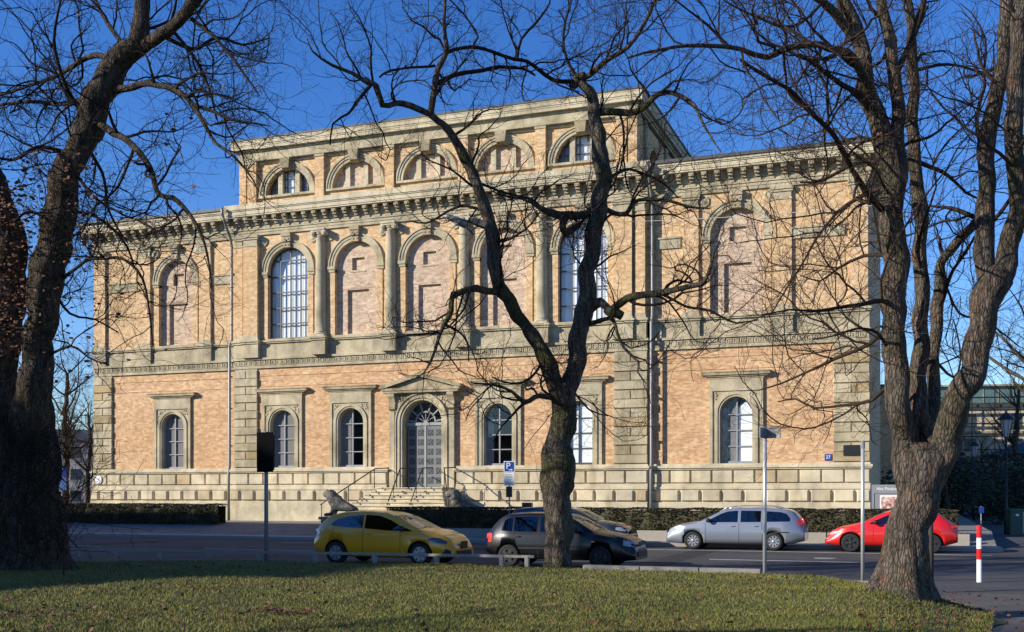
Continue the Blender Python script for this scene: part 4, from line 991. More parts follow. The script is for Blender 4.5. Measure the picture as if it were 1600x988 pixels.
# low rail
e = empty('low_rail', (33,-25.5,0), 0, 'low weathered knee rail on short posts between lawn and cars', 'rail'); o = Vector((33,-25.5,0))
xa, xb2 = G(105,-25.0).x, G(832,-25.9).x; ty = lambda x: -25.05-.75*(x-xa)/(xb2-xa); tz = lambda x: .33+.11*(x-xa)/(xb2-xa)
m = MB(); m.add([Vector((x, ty(x)+dy, tz(x)+dz))-o for x in (xa,xb2) for dy,dz in ((-.03,.02),(.03,.02),(.03,.08),(-.03,.08))], [(0,1,5,4),(1,2,6,5),(2,3,7,6),(3,0,4,7),(0,1,2,3),(4,5,6,7)]); m.build('rail', M['rail'], e, True)
for px in (105,165,238,318,400,492,588,687,790,830):
    x = G(px, -25.5).x
    if xa <= x <= xb2: m = MB(); m.box(x-.045-o.x, x+.045-o.x, ty(x)-.05-o.y, ty(x)+.05-o.y, -.05, tz(x)+.05); m.build('post', M['rail'], e, True)
m = MB(); xa2, xb3 = G(912,-25.6).x, G(1190,-25.6).x
nseg = 3
for i in range(nseg): a = xa2+(xb3-xa2)*i/nseg; b = xa2+(xb3-xa2)*(i+1)/nseg-.03; m.box(a, b, -25.68, -25.45, -.02, .31)
tag(m.build('kerb_blocks', M['rail']), 'row of low concrete kerb blocks behind the lawn, right of the forked tree', 'kerb')
# traffic light seen from behind
p = P(416, 878, 29.5); e = empty('traffic_light', (p.x,p.y,0), cam.rotation_euler[2]-.05, 'black traffic light seen from behind on a thin pole left of the yellow car', 'traffic light')
ztop = 1.95+(772-676)*29.5/F; zbot = 1.95+(772-738)*29.5/F
pole(e, [(0,0,0),(0,0,ztop+.02)], .055, M['sign_grey'])
m = MB(); m.box(-.22,.22,-.13,-.10,zbot,ztop); m.build('backboard', M['black'], e, True)
m = MB(); m.box(-.15,.15,-.10,.12,zbot+.06,ztop-.06)
for i in range(3):
    zc = zbot+.2+.31*i; m.lathe([(.11,.12),(.12,.26)], cx=0, cy=zc, n=16, axis='y')
hs_ = m.build('housing', M['black'], e, True); hs_.location = (0,.17,0); e.rotation_euler[2] += 0
# signs at the museum side
x = G(800,-8.6).x; e = empty('parking_sign', (x,-8.9,.1), R(14), 'blue parking sign with P and arrow above a white notice and grey box', 'sign')
pole(e, [(0,0,0),(0,0,3.15)], .03, M['sign_grey']); 
m = MB(); m.box(-.22,.22,-.06,-.045,2.72,3.16); b_ = m.build('sign_border', M['white'], e, True)
m = MB(); m.box(-.19,.19,-.066,-.06,2.75,3.13); m.build('sign_plate', M['sign_blue'], e, True)
text('P', .36, (-.04,-.07,2.96), (R(90),0,0), M['white'], e, 'letter', .004)
m = MB(); m.box(-.02,.08,-.074,-.068,2.80,2.83); m.add([(.08,-.072,2.77),(.15,-.072,2.815),(.08,-.072,2.86)], [(0,1,2)]); m.build('arrow', M['white'], e)
m = MB(); m.box(-.2,.2,-.06,-.045,2.18,2.70); m.build('notice_plate', M['white'], e, True)
m = MB(); rr = random.Random(2)
for k in range(7): a = rr.uniform(.08,.15); m.box(-a,a,-.066,-.061,2.25+.06*k,2.268+.06*k)
m.build('notice_lines', M['sign_grey'], e, True)
m = MB(); m.box(-.12,.12,-.12,-.03,1.72,2.15); m.build('ticket_box', M['iron'], e, True)
x = G(811,-8.9).x; e = empty('ticket_machine', (x+.25,-8.6,.1), R(5), 'small dark blue ticket machine beside the parking sign', 'ticket machine')
m = MB(); m.box(-.17,.17,-.12,.12,0,1.05); m.box(-.19,.19,-.15,.14,1.05,1.50); m.build('cabinet', simple('dark_blue_cabinet',(.01,.015,.05),.4), e, True)
m = MB(); m.box(-.10,.10,-.158,-.15,1.12,1.27); m.build('screen', M['sign_blue'], e, True)
# pole with street name plates
def pp(px, py, D): q = P(px, py, D); return q
q = P(1195, 885, 24.6); gz = lawn_z(q.x,q.y); e = empty('street_name_post', (q.x,q.y,gz-.03), cam.rotation_euler[2], 'slim grey post carrying two angled street name plates seen edge on', 'sign post')
zt = 1.95+(772-668)*24.6/F - gz
pole(e, [(0,0,0),(0,0,zt)], .045, M['galv'])
for a, s in ((R(62),-1),(R(-50),1)):
    m = MB(); m.box(0,.42,-.012,.012,zt-.22,zt+.02); pl_ = m.build('name_plate', M['sign_grey'], e, True); pl_.rotation_euler[2] = a + (math.pi if s < 0 else 0)
m = MB(); m.lathe([(.05,zt-.01),(.06,zt+.02),(.0,zt+.07)], n=12); m.build('cap', M['sign_grey'], e)
q = P(1348, 890, 24.0); gz = lawn_z(q.x,q.y); e = empty('bare_post', (q.x,q.y,gz-.03), 0, 'plain light grey post standing at the lawn edge in front of the red car', 'post')
zt = 1.95+(772-690)*24.0/F - gz
pole(e, [(0,0,0),(0,0,zt)], .04, M['galv']); m = MB(); m.lathe([(.048,zt-.12),(.048,zt+.02),(.01,zt+.05)], n=12); m.box(-.02,.09,-.02,.02,zt-.3,zt-.26); m.build('cap', M['sign_grey'], e)
# red and white bollard
q = P(1530, 910, 24.1); e = empty('bollard', (q.x,q.y,.0), 0, 'tall red and white striped bollard at the street corner', 'bollard')
for i, (a, b, mt) in enumerate(((0,.50,'white'),(.50,.74,'red'),(.74,.98,'white'),(.98,1.24,'red'))):
    m = MB(); m.lathe([(.053+.0005*i,a),(.053+.0005*i,b)] + ([(.02,b+.02)] if i == 3 else []), n=16, smooth=True); m.build('stripe', M[mt], e, label_ if False else None) if False else m.build('stripe', M[mt], e)
# wooden post by the right tree
q = P(1453, 905, 21.5); e = empty('wooden_post', (q.x,q.y,0), 0, 'dark wooden post beside the thick right trunk', 'post')
pole(e, [(0,0,-.1),(.01,0,.7),(0,0,1.5)], [.07,.065,.06], M['wood_post'], 'shaft', 8)
# information board
x = G(1362,-6.3).x; e = empty('information_board', (x,-6.3,.35), R(0), 'grey museum board with white lettering and a red toned poster', 'information board')
m = MB(); m.box(0,1.35,-.05,.05,1.62,1.95); m.box(0,.09,-.05,.05,0,1.62); m.box(1.26,1.35,-.05,.05,0,1.62); m.box(.09,1.26,-.03,.03,.3,1.62); m.build('frame', M['sign_grey'], e, True)
m = MB(); m.box(.30,1.10,-.045,-.031,.55,1.55); m.build('poster', M['white'], e, True)
pm, t, p_, N, L_ = nodes('poster_print'); tc = N('ShaderNodeTexCoord'); nn = N('ShaderNodeTexNoise'); nn.inputs['Scale'].default_value = 9; L_(tc.outputs['Object'], nn.inputs['Vector'])
r_ = ramp(N, [(.35,(.12,.05,.04)),(.5,(.5,.25,.2)),(.65,(.7,.6,.5))]); L_(nn.outputs['Fac'], r_.inputs[0]); L_(r_.outputs[0], p_.inputs['Base Color'])
m = MB(); m.box(.35,1.05,-.052,-.046,.78,1.5); m.build('picture', pm, e, True)
text('Alte Pinakothek', .155, (.67,-.053,1.79), (R(90),0,0), M['white'], e, 'lettering')
# street lamps
def lamp(px, D, label):
    q = P(px, 800, D); e = empty('street_lamp', (q.x,q.y,0), 0, label, 'street lamp', 'lantern street lamps on the side road')
    pole(e, [(0,0,0),(0,0,.9),(0,0,.95),(0,0,4.7)], [.09,.085,.06,.045], M['iron'])
    m = MB(); m.lathe([(.10,4.72),(.12,4.78),(.27,5.55)], n=6, smooth=False); m.build('lantern', simple('lantern_glass',(.45,.48,.50),.2), e)
    m = MB(); m.lathe([(.42,5.56),(.40,5.60),(.22,5.76),(.20,5.84),(.03,5.92)], n=12, smooth=False); m.lathe([(.05,4.6),(.13,4.7),(.13,4.73)], n=10)
    for k in range(6): a = math.pi/3*k; m.tube([(.125*math.cos(a),.125*math.sin(a),4.76),(.275*math.cos(a),.275*math.sin(a),5.56)], .016, 4)
    m.build('lantern_cap', M['iron'], e)
    return e
lamp(1572, 53, 'tallest lantern street lamp nearest the green cabinet'); lamp(1522, 82, 'middle lantern street lamp in front of the dark bushes'); lamp(1503, 103, 'farthest and smallest lantern street lamp')
q = P(1595, 835, 52); e = empty('utility_cabinet', (q.x,q.y,0), R(20), 'green utility cabinet at the right edge beside the tall lamp', 'cabinet')
m = MB(); m.box(-.6,.6,-.25,.25,0,1.15); m.box(-.64,.64,-.29,.29,1.15,1.24); m.build('casing', M['green_box'], e, True)
m = MB(); m.box(-.01,.01,-.262,-.251,.08,1.1); m.box(-.35,-.2,-.262,-.251,.9,1.0); m.build('door_seam', M['white'], e, True)
q = P(1533, 845, 40); e = empty('small_sign_post', (q.x,q.y,0), cam.rotation_euler[2], 'thin post with a small blue plate behind the striped bollard', 'sign')
pole(e, [(0,0,0),(0,0,1.5)], .02, M['sign_grey']); m = MB(); m.box(-.09,.09,-.04,-.03,1.25,1.48); m.build('plate', M['sign_blue'], e, True)
# parking sign far left
q = P(97, 800, 62); e = empty('parking_sign', (q.x,q.y,0), cam.rotation_euler[2]+.1, 'shaded blue parking sign beyond the left tree trunks', 'sign')
pole(e, [(0,0,0),(0,0,3.6)], .04, M['sign_grey']); m = MB(); m.box(-.25,.25,-.06,-.05,2.95,3.5); m.build('sign_plate', M['sign_blue'], e, True)
m = MB(); m.box(-.25,.25,-.06,-.05,2.15,2.9); m.build('notice_plate', simple('pale_blue_plate',(.10,.2,.45),.5), e, True)
text('P', .45, (0,-.066,3.22), (R(90),0,0), M['white'], e, 'letter', .004)
# hanging street lamp on its span wire
q = P(714, 345, 36); e = empty('hanging_lamp', q, R(30), 'grey street lamp hanging from a wire in front of the columns', 'street lamp')
m = MB(); m.tube([(-.42,0,.14),(-.3,0,.12),(.0,0,.0),(.3,0,-.14),(.38,0,-.17)], [.04,.09,.13,.12,.03], 12, True); m.build('shade', M['pipe'], e)
m = MB(); m.tube([(-.2,0,.02),(.0,0,-.08),(.3,0,-.2)], [.03,.09,.03], 10, True); m.build('lens', M['headlight'], e)
m = MB(); a = q+Vector((0,0,.15)); b = P(1400, 318, 17.5); c = Vector((6,-1.2,17.0))
def sag(p0,p1,s,n=16): return [p0.lerp(p1,i/n)-Vector((0,0,s*4*(i/n)*(1-i/n))) for i in range(n+1)]
o = a.copy(); m.tube([p-o for p in sag(a,b,.25)], .007, 4); m.tube([p-o for p in sag(a,c,.2)], .007, 4)
wv = m.build('span_wire', M['galv']); wv.location = o; tag(wv, 'thin span wire holding the hanging street lamp', 'wire')

# ---------------------------------------------------------------- trees
class Tree:
    def __init__(s, base, seed, D): s.o = Vector(base); s.r = random.Random(seed); s.trunk = MB(); s.tw = MB(); s.tips = []; s.D = D
    def limb(s, pts, radii, n=10, spawn=True, **k):
        """pts are world points; a smooth polyline through them"""
        P_ = []; R_ = []; q = [Vector(p) for p in pts]; L = len(q)
        for i in range(L-1):
            p0 = q[max(i-1,0)]; p1 = q[i]; p2 = q[i+1]; p3 = q[min(i+2,L-1)]
            kk = max(2, int((p2-p1).length/(.09 if radii[0] > .10 else .2)))
            for t_ in range(kk):
                t = t_/kk; P_.append(.5*((2*p1)+(p2-p0)*t+(2*p0-5*p1+4*p2-p3)*t*t+(3*p1-p0-3*p2+p3)*t**3)); R_.append(radii[i]+(radii[i+1]-radii[i])*t)
        P_.append(q[-1]); R_.append(radii[-1])
        big = R_[0] > .06
        jit = [Vector((mn.noise(p*1.7), mn.noise(p*1.7+Vector((7,0,0))), mn.noise(p*1.7+Vector((0,9,0)))))*min(.12, R_[i]*.45+.02) for i, p in enumerate(P_)]
        P_ = [p + (j if 0 < i < len(P_)-1 else Vector()) for i, (p, j) in enumerate(zip(P_, jit))]
        R_ = [r_*(1+.13*mn.noise(p*3)) for r_, p in zip(R_, P_)]
        if R_[0] > .10:
            b0 = len(s.trunk.v); n = int(n*1.5); s.trunk.tube([p-s.o for p in P_], R_, n)
            for i, p in enumerate(P_):
                c_ = p-s.o; am = min(.05, R_[i]*.16)
                for ki in range(n):
                    v_ = Vector(s.trunk.v[b0+i*n+ki]); d_ = (v_-c_); q_ = Vector((v_.x*7, v_.y*7, v_.z*2.2))
                    v_ += d_.normalized()*am*(mn.noise(q_)+.5*mn.noise(q_*2.3)-.1+.9*max(0, mn.noise(v_*1.9)-.28)); s.trunk.v[b0+i*n+ki] = tuple(v_)
        else: (s.trunk if big else s.tw).tube([p-s.o for p in P_], R_, n if big else 6)
        if spawn: s.spawn(P_, R_, 1, **k)
    def spawn(s, P_, R_, lvl, dens=None, t0=.15, ln=None, maxlvl=3, droop=0):
        r = s.r; tot = sum((P_[i+1]-P_[i]).length for i in range(len(P_)-1))
        dens = dens if dens is not None else (2.6, 4.4, 7.0)[lvl-1]
        ln_ = ln if ln is not None else (2.1, .95, .42)[lvl-1]
        cnt = int(tot*(1-t0)*dens + r.random())
        for c in range(cnt):
            t = t0 + (1-t0)*(c+r.random())/max(1,cnt); i = min(len(P_)-2, int(t*(len(P_)-1)))
            p = P_[i]; d = (P_[i+1]-P_[i]).normalized(); rl = R_[i]
            ax = d.orthogonal(); ax.rotate(Matrix.Rotation(r.uniform(0,6.283),3,d)); nd = d.copy(); nd.rotate(Matrix.Rotation(r.uniform(.55,1.25),3,ax))
            nd.z += .15; nd.normalize()
            l = ln_*r.uniform(.45,1.35)*(1 if lvl > 1 else (.55+.6*(1-t)+.2)); r0 = min(rl*.55, (.032,.0115,.0058)[lvl-1]*r.uniform(.8,1.3)); r1 = (.006,.0036,.0024)[lvl-1]
            k = (11,7,5)[lvl-1]; pts = [p]; cur = nd.copy(); bend = Vector((r.gauss(0,1),r.gauss(0,1),r.gauss(0,1)))*.13
            for q in range(k):
                cur += bend*(1 if q < k*.6 else -1.2) + Vector((r.gauss(0,1),r.gauss(0,1),r.gauss(0,1)))*.21 + Vector((0,0,.06-droop)); cur.normalize(); pts.append(pts[-1]+cur*(l/k))
            rr_ = [r0+(max(r1,.0)-r0)*(q/k) for q in range(k+1)]
            s.tw.tube([q_-s.o for q_ in pts], rr_, (5,4,3)[lvl-1])
            if lvl < maxlvl: s.spawn(pts, rr_, lvl+1, maxlvl=maxlvl, t0=.12, droop=droop)
            else: s.tips.append(pts[-1])
            if lvl == 2 and r.random() < .3: s.tips.append(pts[-1])
    def px(s, pts, D=None, dd=0, radii=None, w=None, **k):
        """limb through picture-traced points (px,py[,extra depth]); widths w in pixels"""
        D = D or s.D; q = []; ra = []
        def lean(i):                        # widths were read along the row: turn them into true thickness
            a = pts[max(0,i-1)]; b = pts[min(len(pts)-1,i+1)]; l_ = math.hypot(b[0]-a[0], b[1]-a[1]); ww = w[min(i,len(w)-1)]
            return (max(.72, abs(b[1]-a[1])/max(l_,1)) if ww > 14 else 1) * (.95 if ww > 14 else 1)
        for i, p in enumerate(pts):
            t = i/(len(pts)-1); d = D + (p[2] if len(p) > 2 else dd*t); q.append(P(p[0], p[1], d)); ra.append(w[0]/2*d/F + (w[1]-w[0])/2*d/F*t if len(w) == 2 else w[i]/2*d/F*lean(i))
        s.limb(q, ra, **k)
    def finish(s, name, label, bark, twig, cat='tree', group=None, roots=None):
        e = empty(name, s.o, 0, label, cat, group)
        t = s.trunk.build('trunk', bark, e); c = s.tw.build('branches', twig, e)
        return e
def flare(T, px, py, D, w, h=.9, seed=0, mul=1.5, lean=(0,0)):
    """bottom of the trunk: fluted root flare"""
    b = P(px, py, D); b.z = lawn_z(b.x, b.y)-.12 if b.x < bound_x(b.y) else -.1
    r0 = w/2*D/F; m = T.trunk; n = 28; rings = 10; base = len(m.v)
    for i in range(rings+1):
        t = i/rings; z = b.z + (h+.12)*t
        for k in range(n):
            a = 2*math.pi*k/n; f = r0*(1-.17*t)*(1 + (mul-1)*(1-t)**2.6*(1+.55*math.sin(a*5+seed)+.3*math.sin(a*3+seed*2)) + .05*math.sin(a*7+seed+t*3))
            m.v.append((b.x+math.cos(a)*f+lean[0]*t-T.o.x, b.y+math.sin(a)*f+lean[1]*t-T.o.y, z-T.o.z))
    for i in range(rings):
        for k in range(n): m.f.append([base+i*n+k, base+i*n+(k+1)%n, base+(i+1)*n+(k+1)%n, base+(i+1)*n+k]); m.sm.append(True)
    return b

# --- forked tree in the middle
D0 = 26.3; b = P(871, 880, D0); T = Tree((b.x,b.y,lawn_z(b.x,b.y)), 11, D0)
flare(T, 871, 880, D0, 43, .9, 1, 1.22)
T.px([(871,884),(871,850),(872,800),(873,760),(872,720),(876,680),(880,640),(881,612),(881,596)], w=[44,43,45,50,52,42,41,46,24], n=18, spawn=False)
T.px([(862,772),(860,750),(861,728),(865,706),(873,684)], w=[20,38,42,34,18], n=16, spawn=False)
T.px([(877,622),(866,588),(850,552),(822,510),(800,478),(780,440),(770,400),(768,365),(757,330),(745,285),(725,243),(700,204),(672,178)], w=[34,30,29,27,26,25,24,23,21,19,18,17,16], dd=-.8, n=14, dens=1.1, t0=.3)
T.px([(886,620),(892,585),(901,540),(912,480),(920,430),(926,385),(934,324),(944,283),(936,225),(932,190),(922,150),(903,126)], w=[34,31,31,30,28,27,27,27,25,22,19,17], dd=.9, n=14, dens=1.0, t0=.25)
br = [
 ([(674,180,-.8),(677,160,-.9),(680,125,-1),(683,105,-1),(698,81,-1.1),(697,60,-1.2),(694,30,-1.3),(695,-20,-1.4)], [12,11,10,9,8,7,6,4], {}),
 ([(670,178,-.8),(642,164,-1),(617,160,-1.2),(595,164,-1.4),(589,134,-1.6),(577,129,-1.7),(550,115,-1.9),(520,103,-2.1),(488,81,-2.3),(480,61,-2.3)], [10,10,9,10,8,8,6,5,3,2], {}),
 ([(581,131,-1.7),(557,162,-1.8),(545,178,-1.9),(520,194,-2),(516,227,-2)], [6,5,4,3,2], {}),
 ([(593,121,-1.7),(610,112,-1.5),(640,106,-1.2),(680,103,-1)], [3,4,4,5], {}),
 ([(682,131,-1),(707,119,-.6),(743,111,-.2),(780,105,.2),(816,107,.6),(836,118,.9)], [8,8,7,6,5,3], {}),
 ([(700,82,-1.1),(739,73,-.8),(771,81,-.5),(804,93,-.2),(824,97,0),(844,111,.3),(865,123,.5),(900,128,.9)], [6,6,6,6,6,7,7,8], {}),
 ([(808,93,-.2),(816,61,-.2),(836,36,-.2),(857,8,-.3),(862,-20,-.3)], [5,4,4,3,2], {}),
 ([(903,126,.9),(921,117,.8),(946,97,.5),(980,73,.2),(1010,32,0),(1030,-10,-.2)], [10,9,8,7,6,5], {}),
 ([(903,126,.9),(885,90,1),(880,50,1.2),(890,10,1.4),(885,-20,1.5)], [7,5,4,3,2], {}),
 ([(930,176,.9),(950,174,.8),(985,175,.6),(1006,166,.4),(1021,151,.2),(1042,143,0),(1063,151,-.1),(1085,164,-.2),(1100,195,-.3),(1127,238,-.4)], [12,11,10,9,9,8,7,6,4,2], {}),
 ([(934,324,.8),(905,336,.4),(875,336,0),(845,327,-.3),(826,310,-.4)], [12,13,12,9,5], {}),
 ([(885,340,.1),(879,352,0),(883,366,.1),(901,356,.2),(908,350,.2)], [11,12,11,8,5], dict(dens=.6)),
 ([(940,322,.8),(958,332,.6),(977,336,.4),(986,322,.2),(1000,314,.1),(1045,314,-.2),(1074,324,-.3),(1110,326,-.4)], [9,8,8,7,6,5,4,2], {}),
 ([(775,456,-.4),(746,450,-.8),(724,453,-1.1),(707,466,-1.3),(705,485,-1.4),(692,508,-1.6),(680,548,-1.7),(662,582,-1.8),(650,590,-1.8)], [11,11,11,9,9,7,5,3,2], {}),
 ([(696,508,-1.6),(715,518,-1.4),(729,535,-1.3),(732,565,-1.2)], [5,4,3,2], {}),
 ([(918,490,.4),(937,472,.1),(958,488,-.2),(970,492,-.2)], [14,14,16,12], dict(spawn=False)),
 ([(955,486,-.1),(980,467,-.4),(1008,461,-.8),(1050,455,-1.2),(1081,447,-1.5),(1100,440,-1.7),(1112,410,-1.9),(1120,385,-2)], [13,12,11,9,8,7,4,2], {}),
 ([(912,510,.4),(940,500,0),(958,500,-.3),(964,520,-.5),(975,543,-.6),(997,565,-.8),(996,581,-.9),(1010,600,-1)], [8,7,6,5,5,4,3,2], {}),
 ([(1030,458,-1),(1070,478,-1.2),(1110,486,-1.4),(1150,505,-1.6),(1185,500,-1.7)], [5,4,4,3,2], {}),
 ([(866,622,.0),(843,617,-.5),(820,629,-1),(800,614,-1.2),(770,602,-1.4),(735,598,-1.6)], [10,8,8,5,4,2], {}),
 ([(820,629,-1),(800,650,-1.2),(785,665,-1.4),(770,690,-1.5)], [5,4,3,2], {}),
 ([(852,556,.0),(830,590,-.6),(800,600,-.9),(770,590,-1)], [5,4,3,2], {}),
 ([(757,330,-.5),(730,322,-.2),(700,330,.2),(665,350,.5),(640,345,.6)], [5,5,4,3,2], {}),
 ([(745,285,-.5),(790,300,0),(830,312,.6),(850,330,.9)], [5,4,4,3], {}),
 ([(768,380,-.4),(800,372,-1),(830,350,-1.5),(850,320,-1.9)], [4,4,3,2], {}),
 ([(944,283,.7),(975,265,1.2),(1003,270,1.6),(1035,285,2),(1060,310,2.2)], [6,5,4,3,2], {}),
 ([(881,600,0),(895,610,-.9),(920,640,-1.4),(950,650,-1.8)], [5,4,3,2], {}),
]
for pts, w_, kw in br: T.px(pts, w=w_, **kw)
T.px([(893,136,.9),(903,124,.9),(914,117,.8)], w=[12,26,10], n=12, spawn=False)
T.px([(948,484,0),(960,488,-.2),(972,494,-.3)], w=[14,25,14], n=12, spawn=False)
T.finish('bare_tree', 'bare forked tree with mossy twin limbs in front of the museum centre', M['bark_mid'], M['twig'])

# --- big tree on the right
D1 = 17.0; b = P(1410, 955, D1); T = Tree((b.x,b.y,lawn_z(b.x,b.y)), 23, D1)
flare(T, 1406, 955, D1, 76, .9, 2.2, 1.5, (.103,.04))
T.px([(1407,955),(1411,900),(1418,857),(1424,832),(1430,781),(1438,740),(1442,716),(1443,700),(1443,690)], w=[80,76,69,67,70,82,88,66,30], n=26, spawn=False)
T.px([(1424,780),(1416,720),(1409,665),(1401,603),(1398,545),(1397,496),(1398,420),(1396,354),(1390,273),(1377,202),(1356,142),(1344,76),(1328,25),(1300,-20)], w=[48,50,42,39,39,39,40,39,38,34,30,26,23,20], dd=-.3, n=18, dens=.7, t0=.35)
T.px([(1432,730,.1),(1436,680,.25),(1436,600,.35),(1437,500,.4),(1436,405,.4),(1433,273,.5),(1426,177,.5),(1428,66,.5),(1412,-20,.6)], w=[40,34,28,25,24,22,19,16,12], n=14, dens=.7, t0=.35)
T.px([(1398,300,-.2),(1402,253,-.2),(1401,142,-.2),(1387,51,-.2),(1374,-20,-.2)], w=[26,24,21,19,15], n=12, dens=.9)
T.px([(1332,60,-.3),(1304,20,-.5),(1265,-10,-.8)], w=[16,14,11], dens=.8)
T.px([(1400,115,-.2),(1420,80,-.1),(1433,40,0),(1448,-20,0)], w=[12,11,10,8])
T.px([(1440,700,.1),(1452,650,.4),(1460,600,.6),(1458,550,.7),(1467,496,.8),(1470,445,.9),(1471,410,.9),(1492,378,.9),(1516,354,.9),(1532,335,.9)], w=[24,22,21,20,21,19,15,14,14,12], n=12, dens=.8, t0=.3)
T.px([(1528,342,.9),(1500,330,1.2),(1480,325,1.5),(1455,322,1.8)], w=[9,7,5,3])
T.px([(1440,790,-.05),(1455,740,-.1),(1477,702,-.2),(1490,660,-.3),(1510,600,-.35),(1526,540,-.4),(1538,490,-.5),(1556,430,-.5)], w=[50,54,54,50,44,44,48,54], n=20, dens=.4, t0=.5)
T.px([(1543,450,-.5),(1538,400,-.4),(1541,303,-.3),(1546,220,-.2),(1554,152,-.2),(1567,76,-.1),(1573,-20,0)], w=[32,30,29,27,25,23,20], n=14, dens=.9)
T.px([(1556,450,-.5),(1572,400,-.6),(1588,330,-.8),(1586,250,-.9),(1584,152,-1),(1592,60,-1),(1600,-20,-1)], w=[38,36,32,29,27,26,24], n=14, dens=.7)
br = [
 ([(1368,170,-.1),(1352,125,-.6),(1334,93,-1),(1309,77,-1.3),(1268,71,-1.8),(1223,76,-2.2),(1198,88,-2.4),(1157,78,-2.8),(1122,71,-3),(1071,71,-3.3),(1031,78,-3.6),(980,91,-3.9)], [16,14,13,12,10,10,9,7,7,6,5,3]),
 ([(1250,86,-2),(1284,111,-1.6),(1314,132,-1.2),(1345,150,-.6),(1365,180,-.2)], [5,7,8,10,11]),
 ([(1390,345,0),(1375,324,-.3),(1334,268,-.8),(1304,217,-1.2),(1258,167,-1.7),(1233,139,-2),(1198,119,-2.4),(1157,94,-2.8)], [11,10,9,8,7,6,6,4]),
 ([(1223,74,-2.2),(1228,56,-2.3),(1215,30,-2.5),(1210,-10,-2.6)], [6,4,3,2]),
 ([(1140,74,-2.9),(1110,40,-3),(1075,15,-3.2),(1040,-10,-3.4)], [5,4,3,2]),
 ([(1392,290,0),(1360,301,.5),(1308,333,.9),(1275,375,1.2),(1253,414,1.4),(1201,495,1.6)], [8,7,5,4,3,2]),
 ([(1392,260,0),(1350,250,.6),(1317,265,.9),(1285,282,1),(1250,285,1.1)], [9,7,6,5,3]),
 ([(1394,470,0),(1366,473,-.6),(1324,479,-1),(1275,485,-1.4),(1235,484,-1.7),(1190,492,-2)], [9,8,6,5,3,2]),
 ([(1394,500,0),(1358,538,.5),(1304,560,.9),(1258,584,1.3),(1220,600,1.5),(1185,610,1.6)], [8,7,6,4,3,2]),
 ([(1396,590,0),(1364,626,.4),(1319,634,.8),(1273,638,1.1),(1243,623,1.3),(1215,628,1.4)], [7,6,5,4,3,2]),
 ([(1396,560,0),(1370,520,-.4),(1340,515,-.9),(1310,525,-1.2),(1270,530,-1.5)], [6,5,4,3,2]),
 ([(1394,400,0),(1350,400,.6),(1310,420,1),(1280,440,1.4),(1250,430,1.7)], [7,5,4,3,2]),
 ([(1384,220,0),(1340,215,.8),(1300,225,1.2),(1265,215,1.5)], [6,4,3,2]),
 ([(1432,250,.6),(1470,270,1),(1510,300,1.5),(1550,320,2)], [8,6,4,3]),
 ([(1428,110,.6),(1480,100,1),(1530,110,1.5),(1590,130,2)], [6,5,4,3]),
 ([(1470,430,.9),(1500,490,1.3),(1540,500,1.6),(1590,540,2)], [5,4,3,2]),
 ([(1458,560,.8),(1490,590,1.2),(1500,560,1.4),(1490,500,1.6)], [5,4,3,2]),
 ([(1585,250,-.9),(1600,220,-1.2),(1640,200,-1.5)], [8,6,4]),
 ([(1300,-10,-.6),(1240,40,-1),(1190,30,-1.4),(1130,0,-1.8)], [6,5,4,2]),
]
for pts, w_ in br: T.px(pts, w=w_, dens=2.6)
T.finish('bare_tree', 'thick bare tree with several upright stems standing at the right end of the lawn', M['bark_right'], M['twig_brown'])

# --- twin trunk tree on the left, still holding some dead leaves
D2 = 23.5; b = P(60, 890, D2); T = Tree((b.x,b.y,lawn_z(b.x,b.y)), 37, D2)
flare(T, 62, 890, D2, 88, 1.2, .5, 1.35)
T.px([(60,890),(58,840),(56,780),(58,720),(56,650),(57,600),(60,560),(62,500),(79,405),(90,354),(100,300),(110,253),(134,202),(155,150),(182,101),(212,70)], w=[92,88,84,74,64,55,50,47,56,55,48,44,50,50,52,48], dd=-.4, n=22, dens=.8, t0=.45)
T.px([(20,890,.2),(12,820,.2),(10,760,.3),(6,700,.3),(0,640,.4),(2,560,.4),(8,480,.4),(8,400,.4),(0,340,.4),(-18,290,.4),(-60,200,.5),(-110,60,.6)], w=[60,62,60,60,58,56,58,62,64,60,50,36], n=20, dens=1.6, t0=.45)
T.px([(214,74,-.4),(220,40,-.4),(223,0,-.4),(228,-40,-.4)], w=[34,28,25,22], n=12)
T.px([(216,74,-.4),(245,62,-.6),(262,50,-.8),(283,30,-1),(300,8,-1.2),(318,-30,-1.4)], w=[30,28,26,24,22,18], n=12)
